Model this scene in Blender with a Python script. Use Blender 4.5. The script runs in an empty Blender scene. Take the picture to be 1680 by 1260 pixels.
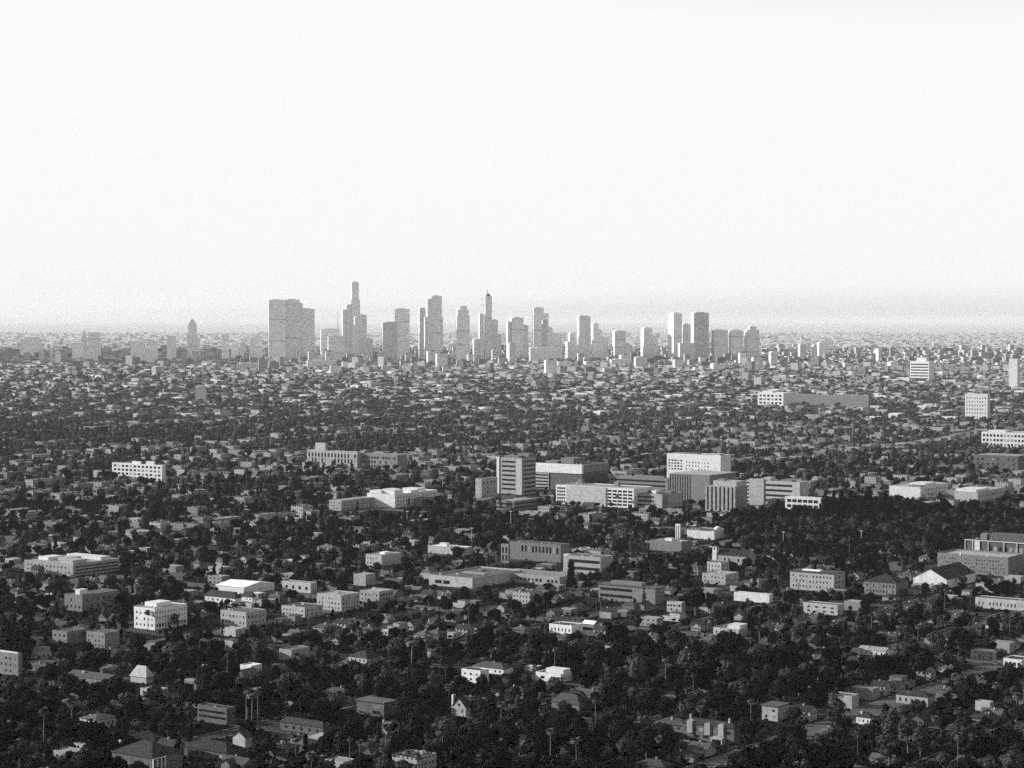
import bpy, math, random
import numpy as np
from mathutils import Vector, Matrix
R = random.Random(7)
NP = np.random.RandomState(11)
rad = math.radians
sc = bpy.context.scene
C = sc.collection

# ---------------------------------------------------------------- camera
F_PX, W_PX, H_PX, EYE = 3430.0, 1680.0, 1260.0, 240.0
PITCH = math.atan((630 - 525) / F_PX)
cam_d = bpy.data.cameras.new("camera")
cam = bpy.data.objects.new("camera", cam_d)
C.objects.link(cam)
cam.location = (0, 0, EYE)
cam.rotation_euler = (rad(90) - PITCH, 0, 0)
cam_d.sensor_width = 36
cam_d.lens = 36 * F_PX / W_PX
cam_d.clip_start = 1
cam_d.clip_end = 400000
sc.camera = cam

# ---------------------------------------------------------------- light
SUN_EL, SUN_AZ = rad(19), rad(-80)          # azimuth clockwise from +Y (view direction)
S_DIR = Vector((math.sin(SUN_AZ) * math.cos(SUN_EL), math.cos(SUN_AZ) * math.cos(SUN_EL), math.sin(SUN_EL)))
SUN_STRENGTH, SKY_STRENGTH, EXPOSURE, HAZE_DENSITY = 3.9, 0.15, 0.85, 1.3e-5
world = bpy.data.worlds.new("World")
sc.world = world
world.use_nodes = True
nt = world.node_tree
for n in list(nt.nodes):
    nt.nodes.remove(n)
sky = nt.nodes.new('ShaderNodeTexSky')
sky.sky_type = 'NISHITA'
sky.sun_disc = False
sky.sun_elevation = SUN_EL
sky.sun_rotation = SUN_AZ
sky.altitude = 300
sky.air_density = 1.0
sky.dust_density = 1.0
sky.ozone_density = 1.0
bw = nt.nodes.new('ShaderNodeRGBToBW')
bg = nt.nodes.new('ShaderNodeBackground')
bg.inputs['Strength'].default_value = SKY_STRENGTH
wo = nt.nodes.new('ShaderNodeOutputWorld')
nt.links.new(sky.outputs[0], bw.inputs[0])
veil = nt.nodes.new('ShaderNodeMath'); veil.operation = 'MINIMUM'; veil.inputs[1].default_value = 3.55   # thin even veil of morning haze over the sky
nt.links.new(bw.outputs[0], veil.inputs[0])
nt.links.new(veil.outputs[0], bg.inputs[0])
nt.links.new(bg.outputs[0], wo.inputs[0])
sl = bpy.data.lights.new("sun", 'SUN')
sl.energy = SUN_STRENGTH
sl.angle = rad(0.6)
sl.color = (1.0, 0.995, 0.99)
so = bpy.data.objects.new("sun", sl)
C.objects.link(so)
so.location = (-500, 300, 600)
so.rotation_euler = S_DIR.to_track_quat('Z', 'Y').to_euler()
sc.view_settings.view_transform = 'Standard'
sc.view_settings.look = 'None'
sc.view_settings.exposure = EXPOSURE
sc.view_settings.gamma = 1
sc.cycles.max_bounces = 4
sc.cycles.diffuse_bounces = 2
sc.cycles.glossy_bounces = 2
sc.cycles.volume_bounces = 2
sc.cycles.transparent_max_bounces = 4
sc.cycles.use_denoising = False
sc.cycles.use_adaptive_sampling = True
sc.cycles.adaptive_threshold = 0.03
sc.cycles.adaptive_min_samples = 12
sc.cycles.caustics_reflective = False
sc.cycles.caustics_refractive = False

# ---------------------------------------------------------------- projection helpers
CP, SP = math.cos(PITCH), math.sin(PITCH)
def sm(a, b, x):
    t = min(1, max(0, (x - a) / (b - a)))
    return t * t * (3 - 2 * t)
def ground_z(x, y):
    z = 60 * sm(4800, 8600, y) - 62 * sm(11500, 19000, y)
    z += 3.0 * math.sin(x / 310 + 1) * math.sin(y / 420) * sm(1500, 2600, y)
    z += 13 * math.exp(-(((x - 440) / 190) ** 2 + ((y - 2480) / 170) ** 2))
    return z
def ray(px, py):
    u, v = (px - 840) / F_PX, (630 - py) / F_PX
    return Vector((u, CP + v * SP, -SP + v * CP))
def ground_at(px, py):
    d = ray(px, py)
    t = 800.0
    for _ in range(60):
        p = Vector((0, 0, EYE)) + d * t
        e = p.z - ground_z(p.x, p.y)
        if d.z > -1e-4:
            break
        t += max(-400, min(400, e / -d.z * 0.7))
    return Vector((d.x * t, d.y * t, EYE + d.z * t))
def at_dist(px, py, Y):
    d = ray(px, py)
    t = Y / d.y
    return Vector((d.x * t, Y, EYE + d.z * t))
def project(p):
    y, z = p[1], p[2] - EYE
    dep = y * CP - z * SP
    if dep < 1:
        return (-9999, -9999, 1)
    return (840 + F_PX * p[0] / dep, 630 - F_PX * (y * SP + z * CP) / dep, dep)

# ---------------------------------------------------------------- materials (all neutral greys: the place is seen in black and white)
MATS = {}
def new_mat(name):
    m = bpy.data.materials.new(name)
    m.use_nodes = True
    MATS[name] = m
    b = m.node_tree.nodes['Principled BSDF']
    return m, m.node_tree, b
def mathn(nt, op, a, b=None, c=None):
    n = nt.nodes.new('ShaderNodeMath'); n.operation = op
    for i, v in enumerate((a, b, c)):
        if v is None: continue
        if isinstance(v, (int, float)): n.inputs[i].default_value = v
        else: nt.links.new(v, n.inputs[i])
    return n.outputs[0]
def maprange(nt, v, a, b, lo, hi):
    n = nt.nodes.new('ShaderNodeMapRange')
    nt.links.new(v, n.inputs[0])
    for i, q in enumerate((a, b, lo, hi)): n.inputs[i + 1].default_value = q
    return n.outputs[0]
def surf(name, v, rough=0.85, noise_scale=0.35, var=0.3, rnd=0.25, bump=0.0, spec=0.3, fine=4.0):
    m, nt, b = new_mat(name)
    tc = nt.nodes.new('ShaderNodeTexCoord')
    nz = nt.nodes.new('ShaderNodeTexNoise'); nz.inputs['Scale'].default_value = noise_scale; nz.inputs['Detail'].default_value = 6
    nt.links.new(tc.outputs['Object'], nz.inputs['Vector'])
    k = maprange(nt, nz.outputs[0], 0.3, 0.7, 1 - var, 1 + var)
    oi = nt.nodes.new('ShaderNodeObjectInfo')
    r = maprange(nt, oi.outputs['Random'], 0, 1, 1 - rnd, 1 + rnd)
    val = mathn(nt, 'MULTIPLY', mathn(nt, 'MULTIPLY', k, r), v)
    nt.links.new(val, b.inputs['Base Color'])
    b.inputs['Roughness'].default_value = rough
    b.inputs['Specular IOR Level'].default_value = spec
    return m
def windowed(name, v, gv, cw, fh, wf=0.5, hf=0.5, rnd=0.25, band=False, rib=False, stain=0.15):
    """wall with a regular pattern of glazing in metres, in the thing's own coordinates"""
    m, nt, b = new_mat(name)
    tc = nt.nodes.new('ShaderNodeTexCoord')
    sx = nt.nodes.new('ShaderNodeSeparateXYZ'); nt.links.new(tc.outputs['Object'], sx.inputs[0])
    sn = nt.nodes.new('ShaderNodeSeparateXYZ'); nt.links.new(tc.outputs['Normal'], sn.inputs[0])
    ax = mathn(nt, 'ABSOLUTE', sn.outputs[0])
    isx = mathn(nt, 'GREATER_THAN', ax, 0.6)
    s = mathn(nt, 'ADD', mathn(nt, 'MULTIPLY', sx.outputs[1], isx), mathn(nt, 'MULTIPLY', sx.outputs[0], mathn(nt, 'SUBTRACT', 1.0, isx)))
    fs = mathn(nt, 'FRACT', mathn(nt, 'DIVIDE', mathn(nt, 'ADD', s, 500.0), cw))
    fz = mathn(nt, 'FRACT', mathn(nt, 'DIVIDE', mathn(nt, 'ADD', sx.outputs[2], 500.0 * fh), fh))
    ms = mathn(nt, 'LESS_THAN', mathn(nt, 'ABSOLUTE', mathn(nt, 'SUBTRACT', fs, 0.5)), wf / 2)
    mz = mathn(nt, 'LESS_THAN', mathn(nt, 'ABSOLUTE', mathn(nt, 'SUBTRACT', fz, 0.55)), hf / 2)
    w = mz if band else (ms if rib else mathn(nt, 'MULTIPLY', ms, mz))
    nzz = mathn(nt, 'LESS_THAN', mathn(nt, 'ABSOLUTE', sn.outputs[2]), 0.5)
    w = mathn(nt, 'MULTIPLY', w, nzz)
    nz = nt.nodes.new('ShaderNodeTexNoise'); nz.inputs['Scale'].default_value = 0.15; nz.inputs['Detail'].default_value = 5
    nt.links.new(tc.outputs['Object'], nz.inputs['Vector'])
    k = maprange(nt, nz.outputs[0], 0.3, 0.7, 1 - stain, 1 + stain)
    # each pane slightly different: blinds, lights off
    wn = nt.nodes.new('ShaderNodeTexWhiteNoise'); wn.noise_dimensions = '2D'
    cb = nt.nodes.new('ShaderNodeCombineXYZ')
    nt.links.new(mathn(nt, 'FLOOR', mathn(nt, 'DIVIDE', mathn(nt, 'ADD', s, 500.0), cw)), cb.inputs[0])
    nt.links.new(mathn(nt, 'FLOOR', mathn(nt, 'DIVIDE', mathn(nt, 'ADD', sx.outputs[2], 500.0 * fh), fh)), cb.inputs[1])
    nt.links.new(cb.outputs[0], wn.inputs['Vector'])
    pv = mathn(nt, 'MULTIPLY', maprange(nt, wn.outputs['Value'], 0, 1, 0.4, 2.2), gv)
    oi = nt.nodes.new('ShaderNodeObjectInfo')
    r = maprange(nt, oi.outputs['Random'], 0, 1, 1 - rnd, 1 + rnd)
    wall = mathn(nt, 'MULTIPLY', mathn(nt, 'MULTIPLY', k, r), v)
    col = mathn(nt, 'ADD', mathn(nt, 'MULTIPLY', wall, mathn(nt, 'SUBTRACT', 1.0, w)), mathn(nt, 'MULTIPLY', pv, w))
    nt.links.new(col, b.inputs['Base Color'])
    nt.links.new(maprange(nt, w, 0, 1, 0.85, 0.25), b.inputs['Roughness'])
    return m
def leafy(name, v, rnd=0.35):
    m, nt, b = new_mat(name)
    tc = nt.nodes.new('ShaderNodeTexCoord')
    nz = nt.nodes.new('ShaderNodeTexNoise'); nz.inputs['Scale'].default_value = 0.5; nz.inputs['Detail'].default_value = 4
    nt.links.new(tc.outputs['Object'], nz.inputs['Vector'])
    k = maprange(nt, nz.outputs[0], 0.3, 0.7, 0.6, 1.5)
    oi = nt.nodes.new('ShaderNodeObjectInfo')
    r = maprange(nt, oi.outputs['Random'], 0, 1, 1 - rnd, 1 + rnd)
    nt.links.new(mathn(nt, 'MULTIPLY', mathn(nt, 'MULTIPLY', k, r), v), b.inputs['Base Color'])
    b.inputs['Roughness'].default_value = 0.75
    b.inputs['Specular IOR Level'].default_value = 0.03
    return m
surf('white', 0.58, rnd=0.12, var=0.18)
surf('cream', 0.31, rnd=0.2, var=0.22)
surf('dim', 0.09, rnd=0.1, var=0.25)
surf('grey', 0.16, rnd=0.1, var=0.15)
surf('dark', 0.09, rnd=0.1)
surf('brick', 0.14, var=0.3, noise_scale=1.5)
surf('stucco', 0.19, rnd=0.85, var=0.15)
surf('roof_dark', 0.022, rnd=0.4, var=0.35, noise_scale=1.2)
surf('roof_mid', 0.07, rnd=0.4, var=0.3, noise_scale=0.8)
surf('roof_pale', 0.27, rnd=0.3, var=0.25, noise_scale=0.3)
surf('roof_white', 0.75, rnd=0.05, var=0.12)
surf('tile', 0.07, rnd=0.3, var=0.35, noise_scale=2.0)
surf('bark', 0.09, rnd=0.2)
surf('palm_bark', 0.13, rnd=0.2)
surf('mech', 0.6, rnd=0.2)
surf('metal', 0.3, rough=0.5)
surf('paint_car', 0.4, rough=0.3, rnd=0.8)
surf('blind', 0.16, rnd=0.6)
m, nt_, b_ = new_mat('glass'); b_.inputs['Base Color'].default_value = (.018, .018, .018, 1); b_.inputs['Roughness'].default_value = .12
leafy('leaf_dark', 0.004); leafy('leaf_mid', 0.010, 0.5); leafy('leaf_light', 0.042, 0.6); leafy('palm_leaf', 0.085); leafy('hazed_far_leaf_dark', 0.05); leafy('hazed_far_leaf_mid', 0.085); leafy('hazed_far_leaf_light', 0.12); leafy('hazed_mid_leaf_dark', 0.045); leafy('hazed_mid_leaf', 0.085)  # mid and far leaves are paler, distance haze put into their colour
windowed('apt_wall', 0.24, 0.03, 3.2, 3.1, 0.4, 0.45, rnd=0.45)
windowed('house_wall', 0.4, 0.03, 3.4, 3.2, 0.32, 0.4, rnd=0.5)
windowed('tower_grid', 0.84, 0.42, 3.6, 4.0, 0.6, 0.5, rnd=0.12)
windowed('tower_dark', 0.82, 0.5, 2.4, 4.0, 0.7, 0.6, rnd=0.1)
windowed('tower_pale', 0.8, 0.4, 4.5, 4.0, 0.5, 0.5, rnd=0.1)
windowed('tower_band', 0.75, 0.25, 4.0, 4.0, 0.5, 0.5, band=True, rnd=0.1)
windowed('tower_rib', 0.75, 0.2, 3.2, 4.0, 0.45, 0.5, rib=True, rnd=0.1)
windowed('far_wall', 0.32, 0.10, 4.0, 3.6, 0.5, 0.4, rnd=0.6)

# ground sheet material: dry lawn, soil and paving in patches
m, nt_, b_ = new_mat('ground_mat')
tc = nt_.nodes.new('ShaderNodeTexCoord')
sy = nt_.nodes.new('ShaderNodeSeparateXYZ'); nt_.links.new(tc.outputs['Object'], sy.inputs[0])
far = maprange(nt_, sy.outputs[1], 4500, 14000, 1.0, 34.0)        # gardens near, paved city beyond; extra paleness is painted distance haze
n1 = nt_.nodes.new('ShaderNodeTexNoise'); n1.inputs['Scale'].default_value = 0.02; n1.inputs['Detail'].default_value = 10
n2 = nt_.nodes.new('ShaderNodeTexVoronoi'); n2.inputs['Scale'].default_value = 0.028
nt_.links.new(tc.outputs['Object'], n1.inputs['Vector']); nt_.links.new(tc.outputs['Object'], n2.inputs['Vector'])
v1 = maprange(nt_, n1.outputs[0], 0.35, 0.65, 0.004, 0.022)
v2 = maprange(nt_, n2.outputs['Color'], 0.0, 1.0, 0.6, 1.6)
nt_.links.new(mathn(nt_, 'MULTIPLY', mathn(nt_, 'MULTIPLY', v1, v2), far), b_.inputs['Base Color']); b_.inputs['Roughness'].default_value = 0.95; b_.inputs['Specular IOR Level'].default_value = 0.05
surf('asphalt_old', 0.07, rnd=0, noise_scale=0.05); surf('asphalt', 0.028, rnd=0, noise_scale=0.1); surf('concrete', 0.1, rnd=0, noise_scale=0.2)
surf('lawn', 0.035, rnd=0, noise_scale=0.2)

# ---------------------------------------------------------------- mesh helpers
class MB:
    def __init__(s): s.v, s.f, s.m = [], [], []
    def quad(s, pts, mi=0):
        i = len(s.v); s.v += [tuple(p) for p in pts]; s.f.append(tuple(range(i, i + len(pts)))); s.m.append(mi)
    def box(s, x0, x1, y0, y1, z0, z1, mi=0, top=None):
        i = len(s.v)
        s.v += [(x0, y0, z0), (x1, y0, z0), (x1, y1, z0), (x0, y1, z0), (x0, y0, z1), (x1, y0, z1), (x1, y1, z1), (x0, y1, z1)]
        for q, mm in (((0, 3, 2, 1), mi), ((4, 5, 6, 7), mi if top is None else top), ((0, 1, 5, 4), mi), ((1, 2, 6, 5), mi), ((2, 3, 7, 6), mi), ((3, 0, 4, 7), mi)):
            s.f.append(tuple(i + k for k in q)); s.m.append(mm)
    def frustum(s, cx, cy, z0, z1, wx0, wy0, wx1, wy1, mi=0):
        i = len(s.v)
        for w, d, z in ((wx0, wy0, z0), (wx1, wy1, z1)):
            s.v += [(cx - w / 2, cy - d / 2, z), (cx + w / 2, cy - d / 2, z), (cx + w / 2, cy + d / 2, z), (cx - w / 2, cy + d / 2, z)]
        for q in ((0, 3, 2, 1), (4, 5, 6, 7), (0, 1, 5, 4), (1, 2, 6, 5), (2, 3, 7, 6), (3, 0, 4, 7)):
            s.f.append(tuple(i + k for k in q)); s.m.append(mi)
    def tube(s, pts, rs, n=6, mi=0):
        i0 = len(s.v)
        for p, r in zip(pts, rs):
            for k in range(n):
                a = 2 * math.pi * k / n
                s.v.append((p[0] + r * math.cos(a), p[1] + r * math.sin(a), p[2]))
        for j in range(len(pts) - 1):
            for k in range(n):
                a, b = i0 + j * n + k, i0 + j * n + (k + 1) % n
                s.f.append((a, b, b + n, a + n)); s.m.append(mi)
        s.f.append(tuple(i0 + (len(pts) - 1) * n + k for k in range(n))); s.m.append(mi)
    def gable(s, x0, x1, y0, y1, z, rise, ov=0.5, th=0.2, axis='x', mi=0):
        """two sloping slabs, ridge along axis"""
        if axis == 'x':
            yc = (y0 + y1) / 2; k = rise / (yc - y0)
            for sg in (-1, 1):
                ye = yc + sg * ((y1 - y0) / 2 + ov); ze = z - ov * k
                a = [(x0 - ov, ye, ze), (x1 + ov, ye, ze), (x1 + ov, yc, z + rise), (x0 - ov, yc, z + rise)]
                s.slab(a, th, mi)
        else:
            xc = (x0 + x1) / 2; k = rise / (xc - x0)
            for sg in (-1, 1):
                xe = xc + sg * ((x1 - x0) / 2 + ov); ze = z - ov * k
                a = [(xe, y0 - ov, ze), (xe, y1 + ov, ze), (xc, y1 + ov, z + rise), (xc, y0 - ov, z + rise)]
                s.slab(a, th, mi)
    def slab(s, a, th, mi=0):
        i = len(s.v)
        s.v += [tuple(p) for p in a] + [(p[0], p[1], p[2] + th) for p in a]
        n = len(a)
        s.f.append(tuple(i + k for k in range(n))[::-1]); s.m.append(mi)
        s.f.append(tuple(i + n + k for k in range(n))); s.m.append(mi)
        for k in range(n):
            s.f.append((i + k, i + (k + 1) % n, i + n + (k + 1) % n, i + n + k)); s.m.append(mi)
    def gable_end(s, x0, x1, y0, y1, z, rise, axis='x', mi=0):
        if axis == 'x':
            yc = (y0 + y1) / 2
            a = [(x0, y0, z), (x0, y1, z), (x0, yc, z + rise)]; b = [(x1, p[1], p[2]) for p in a]
        else:
            xc = (x0 + x1) / 2
            a = [(x0, y0, z), (x1, y0, z), (xc, y0, z + rise)]; b = [(p[0], y1, p[2]) for p in a]
        s.quad(a, mi); s.quad(b, mi)
    def hip(s, x0, x1, y0, y1, z, rise, ov=0.6, mi=0):
        x0 -= ov; x1 += ov; y0 -= ov; y1 += ov
        w, d = x1 - x0, y1 - y0; k = min(w, d) / 2 * 0.98
        i = len(s.v)
        s.v += [(x0, y0, z), (x1, y0, z), (x1, y1, z), (x0, y1, z)]
        s.v += [(x0, y0, z + .2), (x1, y0, z + .2), (x1, y1, z + .2), (x0, y1, z + .2)]
        s.v += [(x0 + k, y0 + k, z + rise), (x1 - k, y0 + k, z + rise), (x1 - k, y1 - k, z + rise), (x0 + k, y1 - k, z + rise)]
        for q in ((0, 3, 2, 1), (0, 1, 5, 4), (1, 2, 6, 5), (2, 3, 7, 6), (3, 0, 4, 7), (4, 5, 9, 8), (5, 6, 10, 9), (6, 7, 11, 10), (7, 4, 8, 11), (8, 9, 10, 11)):
            s.f.append(tuple(i + k for k in q)); s.m.append(mi)
    def mesh(s, name, mats, smooth=False):
        me = bpy.data.meshes.new(name); me.from_pydata(s.v, [], s.f)
        for q in (mats if isinstance(mats, (list, tuple)) else [mats]): me.materials.append(MATS[q])
        if any(s.m): me.polygons.foreach_set('material_index', s.m)
        me.update()
        return me
def add(name, me, parent=None):
    o = bpy.data.objects.new(name, me); C.objects.link(o)
    if parent: o.parent = parent
    return o
def part(name, mb, mat, parent):
    return add(name, mb.mesh(name, mat), parent)
THINGS = []
def thing(name, cat, loc, rz=0, label=None, group=None, look=None, short=None, mesh=None):
    o = bpy.data.objects.new(name, mesh); C.objects.link(o)
    o.location = loc; o.rotation_euler = (0, 0, rz); o['category'] = cat
    if group: o['group'] = group
    if label: o['label'] = label
    THINGS.append(dict(o=o, loc=tuple(loc), label=label, look=look, short=short, kind=name))
    return o
def structure(name, me):
    o = add(name, me); o['kind'] = 'structure'; return o
UNIT = {}
def unit_box(matname):
    """shared 1 m cube centred on the origin"""
    if matname not in UNIT:
        b = MB(); b.box(-.5, .5, -.5, .5, -.5, .5); UNIT[matname] = b.mesh('unit_' + matname, matname)
    return UNIT[matname]
def ubox(name, matname, parent, c, size):
    o = bpy.data.objects.new(name, unit_box(matname)); C.objects.link(o); o.parent = parent
    o.location = c; o.scale = size
    return o
KEEP = []      # (x0, y0, x1, y1, depth): picture areas where nothing nearer may stand in front of a landmark
FOOT = []      # (x, y, radius): ground taken by landmarks
# ---------------------------------------------------------------- the setting
def build_ground():
    ys = [-400] + list(np.linspace(300, 5000, 70)) + list(np.linspace(5200, 20000, 60)) + list(np.geomspace(21000, 260000, 22))
    b = MB(); nx = 90
    for y in ys:
        hw = 1200 + abs(y) * 0.5
        for i in range(nx + 1):
            x = -hw + 2 * hw * i / nx
            b.v.append((x, y, ground_z(x, y)))
    for j in range(len(ys) - 1):
        for i in range(nx):
            a = j * (nx + 1) + i
            b.f.append((a, a + 1, a + nx + 2, a + nx + 1)); b.m.append(0)
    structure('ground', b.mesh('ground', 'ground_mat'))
build_ground()
A0 = 35.0
ex = Vector((math.cos(rad(A0)), -math.sin(rad(A0)), 0)); ey = Vector((math.sin(rad(A0)), math.cos(rad(A0)), 0))
def grid_to_world(u, v):
    return ex.x * u + ey.x * v, ex.y * u + ey.y * v
def in_view(x, y, mx=90, my0=1330, ymin=500):
    z = ground_z(x, y)
    px, py, dep = project((x, y, z))
    return -mx < px < 1680 + mx and py < my0
AVE, STR = 92.0, 230.0
def strips(name, mat, half, dz, side=0.0, big=0):
    b = MB()
    for ax in (0, 1):
        per = AVE if ax == 0 else STR
        for k in range(-60, 60):
            c = k * per
            if big and k % (6 if ax == 0 else 3): continue
            for sg in ((0,) if side == 0 else (-1, 1)):
                cc = c + sg * side
                last = None
                for j in range(-60, 110):
                    t = j * 60.0
                    x, y = grid_to_world(cc, t) if ax == 0 else grid_to_world(t, cc)
                    if not (900 < y < 5200 and in_view(x, y, 200, 1500)):
                        last = None; continue
                    n = ex if ax == 0 else ey
                    z = dz + 0.012 * ax
                    L = (x - n.x * half, y - n.y * half, ground_z(x - n.x * half, y - n.y * half) + z)
                    Rr = (x + n.x * half, y + n.y * half, ground_z(x + n.x * half, y + n.y * half) + z)
                    if last: b.quad([last[0], last[1], Rr, L])
                    last = (L, Rr)
    structure(name, b.mesh(name, mat))
strips('road', 'asphalt', 5.0, 0.30)
strips('pavement', 'concrete', 0.9, 0.42, side=7.0)
strips('boulevard', 'asphalt_old', 11.0, 0.55, big=1)

# ---------------------------------------------------------------- plants
def leaves(lobes, n, size, seed, inner=0.25, up=0.2):
    r = np.random.RandomState(seed)
    vol = np.array([l[3] * l[4] * l[5] for l in lobes]) ** 0.67; vol /= vol.sum()
    li = r.choice(len(lobes), n, p=vol); L = np.array(lobes)[li]
    d = r.normal(size=(n, 3)); d /= np.linalg.norm(d, axis=1)[:, None]
    rr = np.where(r.rand(n) < inner, r.uniform(.2, .8, n), r.uniform(.82, 1.08, n))
    pos = L[:, :3] + d * L[:, 3:6] * rr[:, None]
    nn = d + r.normal(scale=.2, size=(n, 3)); nn[:, 2] += up; nn /= np.linalg.norm(nn, axis=1)[:, None]
    t = np.cross(nn, r.normal(size=(n, 3))); t /= np.linalg.norm(t, axis=1)[:, None]
    bt = np.cross(nn, t)
    s = size * r.uniform(.5, 1.3, n)[:, None]
    q = np.stack([pos - t * s, pos - bt * s * .7 + nn * s * .15, pos + t * s, pos + bt * s * .7 - nn * s * .1], 1).reshape(-1, 3)
    b = MB(); b.v = [tuple(p) for p in q.tolist()]; b.f = [(4 * i, 4 * i + 1, 4 * i + 2, 4 * i + 3) for i in range(n)]; b.m = [0] * n
    return b
def merge(parts, name):
    """[(MB, mat)] into one mesh with slots"""
    o = MB(); mats = []
    for b, mt in parts:
        if mt not in mats: mats.append(mt)
        k = len(o.v); o.v += b.v; o.f += [tuple(i + k for i in f) for f in b.f]; o.m += [mats.index(mt)] * len(b.f)
    return o.mesh(name, mats)
def trunk_mb(h, r0, r1, lobes=(), seed=0, lean=0.0):
    rr = random.Random(seed); b = MB()
    pts = [(lean * (i / 4) ** 2, 0.3 * rr.uniform(-1, 1) * i / 4, h * i / 4) for i in range(5)]
    b.tube(pts, [r0 + (r1 - r0) * i / 4 for i in range(5)], 6)
    for l in list(lobes)[:6]:
        z0 = h * rr.uniform(.45, .8); p0 = (lean * (z0 / h) ** 2, 0, z0)
        p1 = tuple((p0[i] + l[i]) / 2 + rr.uniform(-.3, .3) for i in range(3))
        b.tube([p0, p1, tuple(l[:3])], [r1 * .8, r1 * .5, r1 * .25], 5)
    return b
def broad(seed, W=5.0, H=9.0, base=2.6, nl=8, n=1300, size=.6, flat=.75):
    r = random.Random(seed); lobes = []
    for i in range(nl):
        a = r.uniform(0, 6.28); q = r.uniform(.1, .62) * W; z = base + (H - base) * r.uniform(.3, .8)
        k = W * r.uniform(.34, .52); lobes.append((q * math.cos(a), q * math.sin(a), z, k, k, k * flat))
    lobes.append((0, 0, base + (H - base) * .62, W * .55, W * .55, (H - base) * .42))
    return lobes, leaves(lobes, n, size, seed), trunk_mb(base + (H - base) * .4, .38, .2, lobes, seed)
def tall(seed, W=3.2, H=19, n=1300, size=.55):
    r = random.Random(seed); lobes = []
    for i in range(10):
        z = H * (.32 + .62 * i / 9) ; a = r.uniform(0, 6.28); q = r.uniform(0, .5) * W
        k = W * r.uniform(.42, .72) * (1 - .35 * abs(i / 9 - .4)); lobes.append((q * math.cos(a), q * math.sin(a), z, k, k, k * r.uniform(.7, 1.3)))
    return lobes, leaves(lobes, n, size, seed), trunk_mb(H * .8, .45, .14, lobes, seed)
def cypress(seed, W=1.25, H=13, n=380, size=.4):
    lobes = [(0, 0, H * (.1 + .85 * i / 8), W * math.sin(math.pi * (.18 + .78 * i / 8)) ** .8 + .12, W * math.sin(math.pi * (.18 + .78 * i / 8)) ** .8 + .12, H * .085) for i in range(9)]
    return lobes, leaves(lobes, n, size, seed, .3, .6), trunk_mb(H * .5, .22, .1, (), seed)
def conifer(seed, W=4.6, H=22, n=1000, size=.6):
    r = random.Random(seed); lobes = []
    for i in range(13):
        f = i / 12; k = W * (1 - f) ** .8 * r.uniform(.55, .8) + .4
        for q in range(3 if i < 9 else 1):
            a = r.uniform(0, 6.28); e = k * .55 if i < 9 else 0
            lobes.append((e * math.cos(a), e * math.sin(a), H * (.1 + .87 * f), k * .75, k * .75, H * .05))
    return lobes, leaves(lobes, n, size, seed, .2, .3), trunk_mb(H * .9, .5, .08, (), seed)
def palm(seed, H=20, rad_=2.0, nf=34, drop=.9):
    r = random.Random(seed); b = MB()
    lean = r.uniform(-.8, .8)
    for i in range(nf):
        a = 6.283 * i / nf + r.uniform(-.2, .2); el = r.uniform(-.75, 1.2); L = rad_ * r.uniform(.8, 1.15)
        p = Vector((lean, 0, H)); d = Vector((math.cos(a) * math.cos(el), math.sin(a) * math.cos(el), math.sin(el)))
        side = Vector((-math.sin(a), math.cos(a), 0)); wd = .2 * L
        last = (p - side * .05, p + side * .05)
        for j in range(1, 4):
            p = p + d * L / 3; d = (d + Vector((0, 0, -drop * .38))).normalized()
            ww = wd * (1.5, 2.0, .3)[j - 1]
            cur = (p - side * ww, p + side * ww); b.quad([last[0], last[1], cur[1], cur[0]]); last = cur
    sk = MB()
    sk.tube([(lean, 0, H - 2.4), (lean, 0, H - 1.2), (lean, 0, H + .1)], [.28, .62, .35], 7)
    t = MB(); t.tube([(lean * (i / 5) ** 1.6, 0, H * i / 5) for i in range(6)], [.34, .27, .24, .22, .2, .19], 6)
    return b, t, sk
PROTO = {'broadleaf_tree': [], 'tall_tree': [], 'cypress_tree': [], 'conifer_tree': [], 'palm_tree': []}
def reg(kind, tri, leafmat):
    lob, cr, tr = tri
    PROTO[kind].append([('crown', cr.mesh('crown', leafmat)), ('trunk', tr.mesh('trunk', 'bark'))])
    PROTO[kind][-1].append(merge([(cr, leafmat), (tr, 'bark')], kind + '_whole'))
lm_ = ['leaf_dark', 'leaf_mid', 'leaf_dark', 'leaf_light', 'leaf_mid', 'leaf_dark', 'leaf_mid', 'leaf_light']
for i in range(8): reg('broadleaf_tree', broad(100 + i, W=R.uniform(4.2, 6.2), H=R.uniform(7.5, 11.5), nl=R.randint(6, 10), flat=R.uniform(.6, .95)), lm_[i])
for i in range(4): reg('tall_tree', tall(200 + i, W=R.uniform(3, 4.4), H=R.uniform(16, 21)), lm_[i + 1])
for i in range(3): reg('cypress_tree', cypress(300 + i, H=R.uniform(11, 15)), 'leaf_dark')
for i in range(3): reg('conifer_tree', conifer(400 + i), ['leaf_light', 'leaf_dark', 'leaf_dark'][i])
for i in range(4):
    fr, t, sk = palm(500 + i, H=[15, 19, 22, 17][i], rad_=[2.9, 2.6, 2.4, 3.5][i])
    PROTO['palm_tree'].append([('fronds', fr.mesh('fronds', 'palm_leaf')), ('trunk', t.mesh('trunk', 'palm_bark')), ('dead_frond_skirt', sk.mesh('skirt', 'palm_bark')), merge([(fr, 'palm_leaf'), (t, 'palm_bark'), (sk, 'palm_bark')], 'palm_whole')])
FAR_TREES = [merge([(broad(600 + i, n=110, size=1.35)[1], m_)], 'far_tree') for i, m_ in enumerate(['hazed_far_leaf_dark', 'hazed_far_leaf_mid', 'hazed_far_leaf_mid', 'hazed_far_leaf_light'])]
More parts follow.
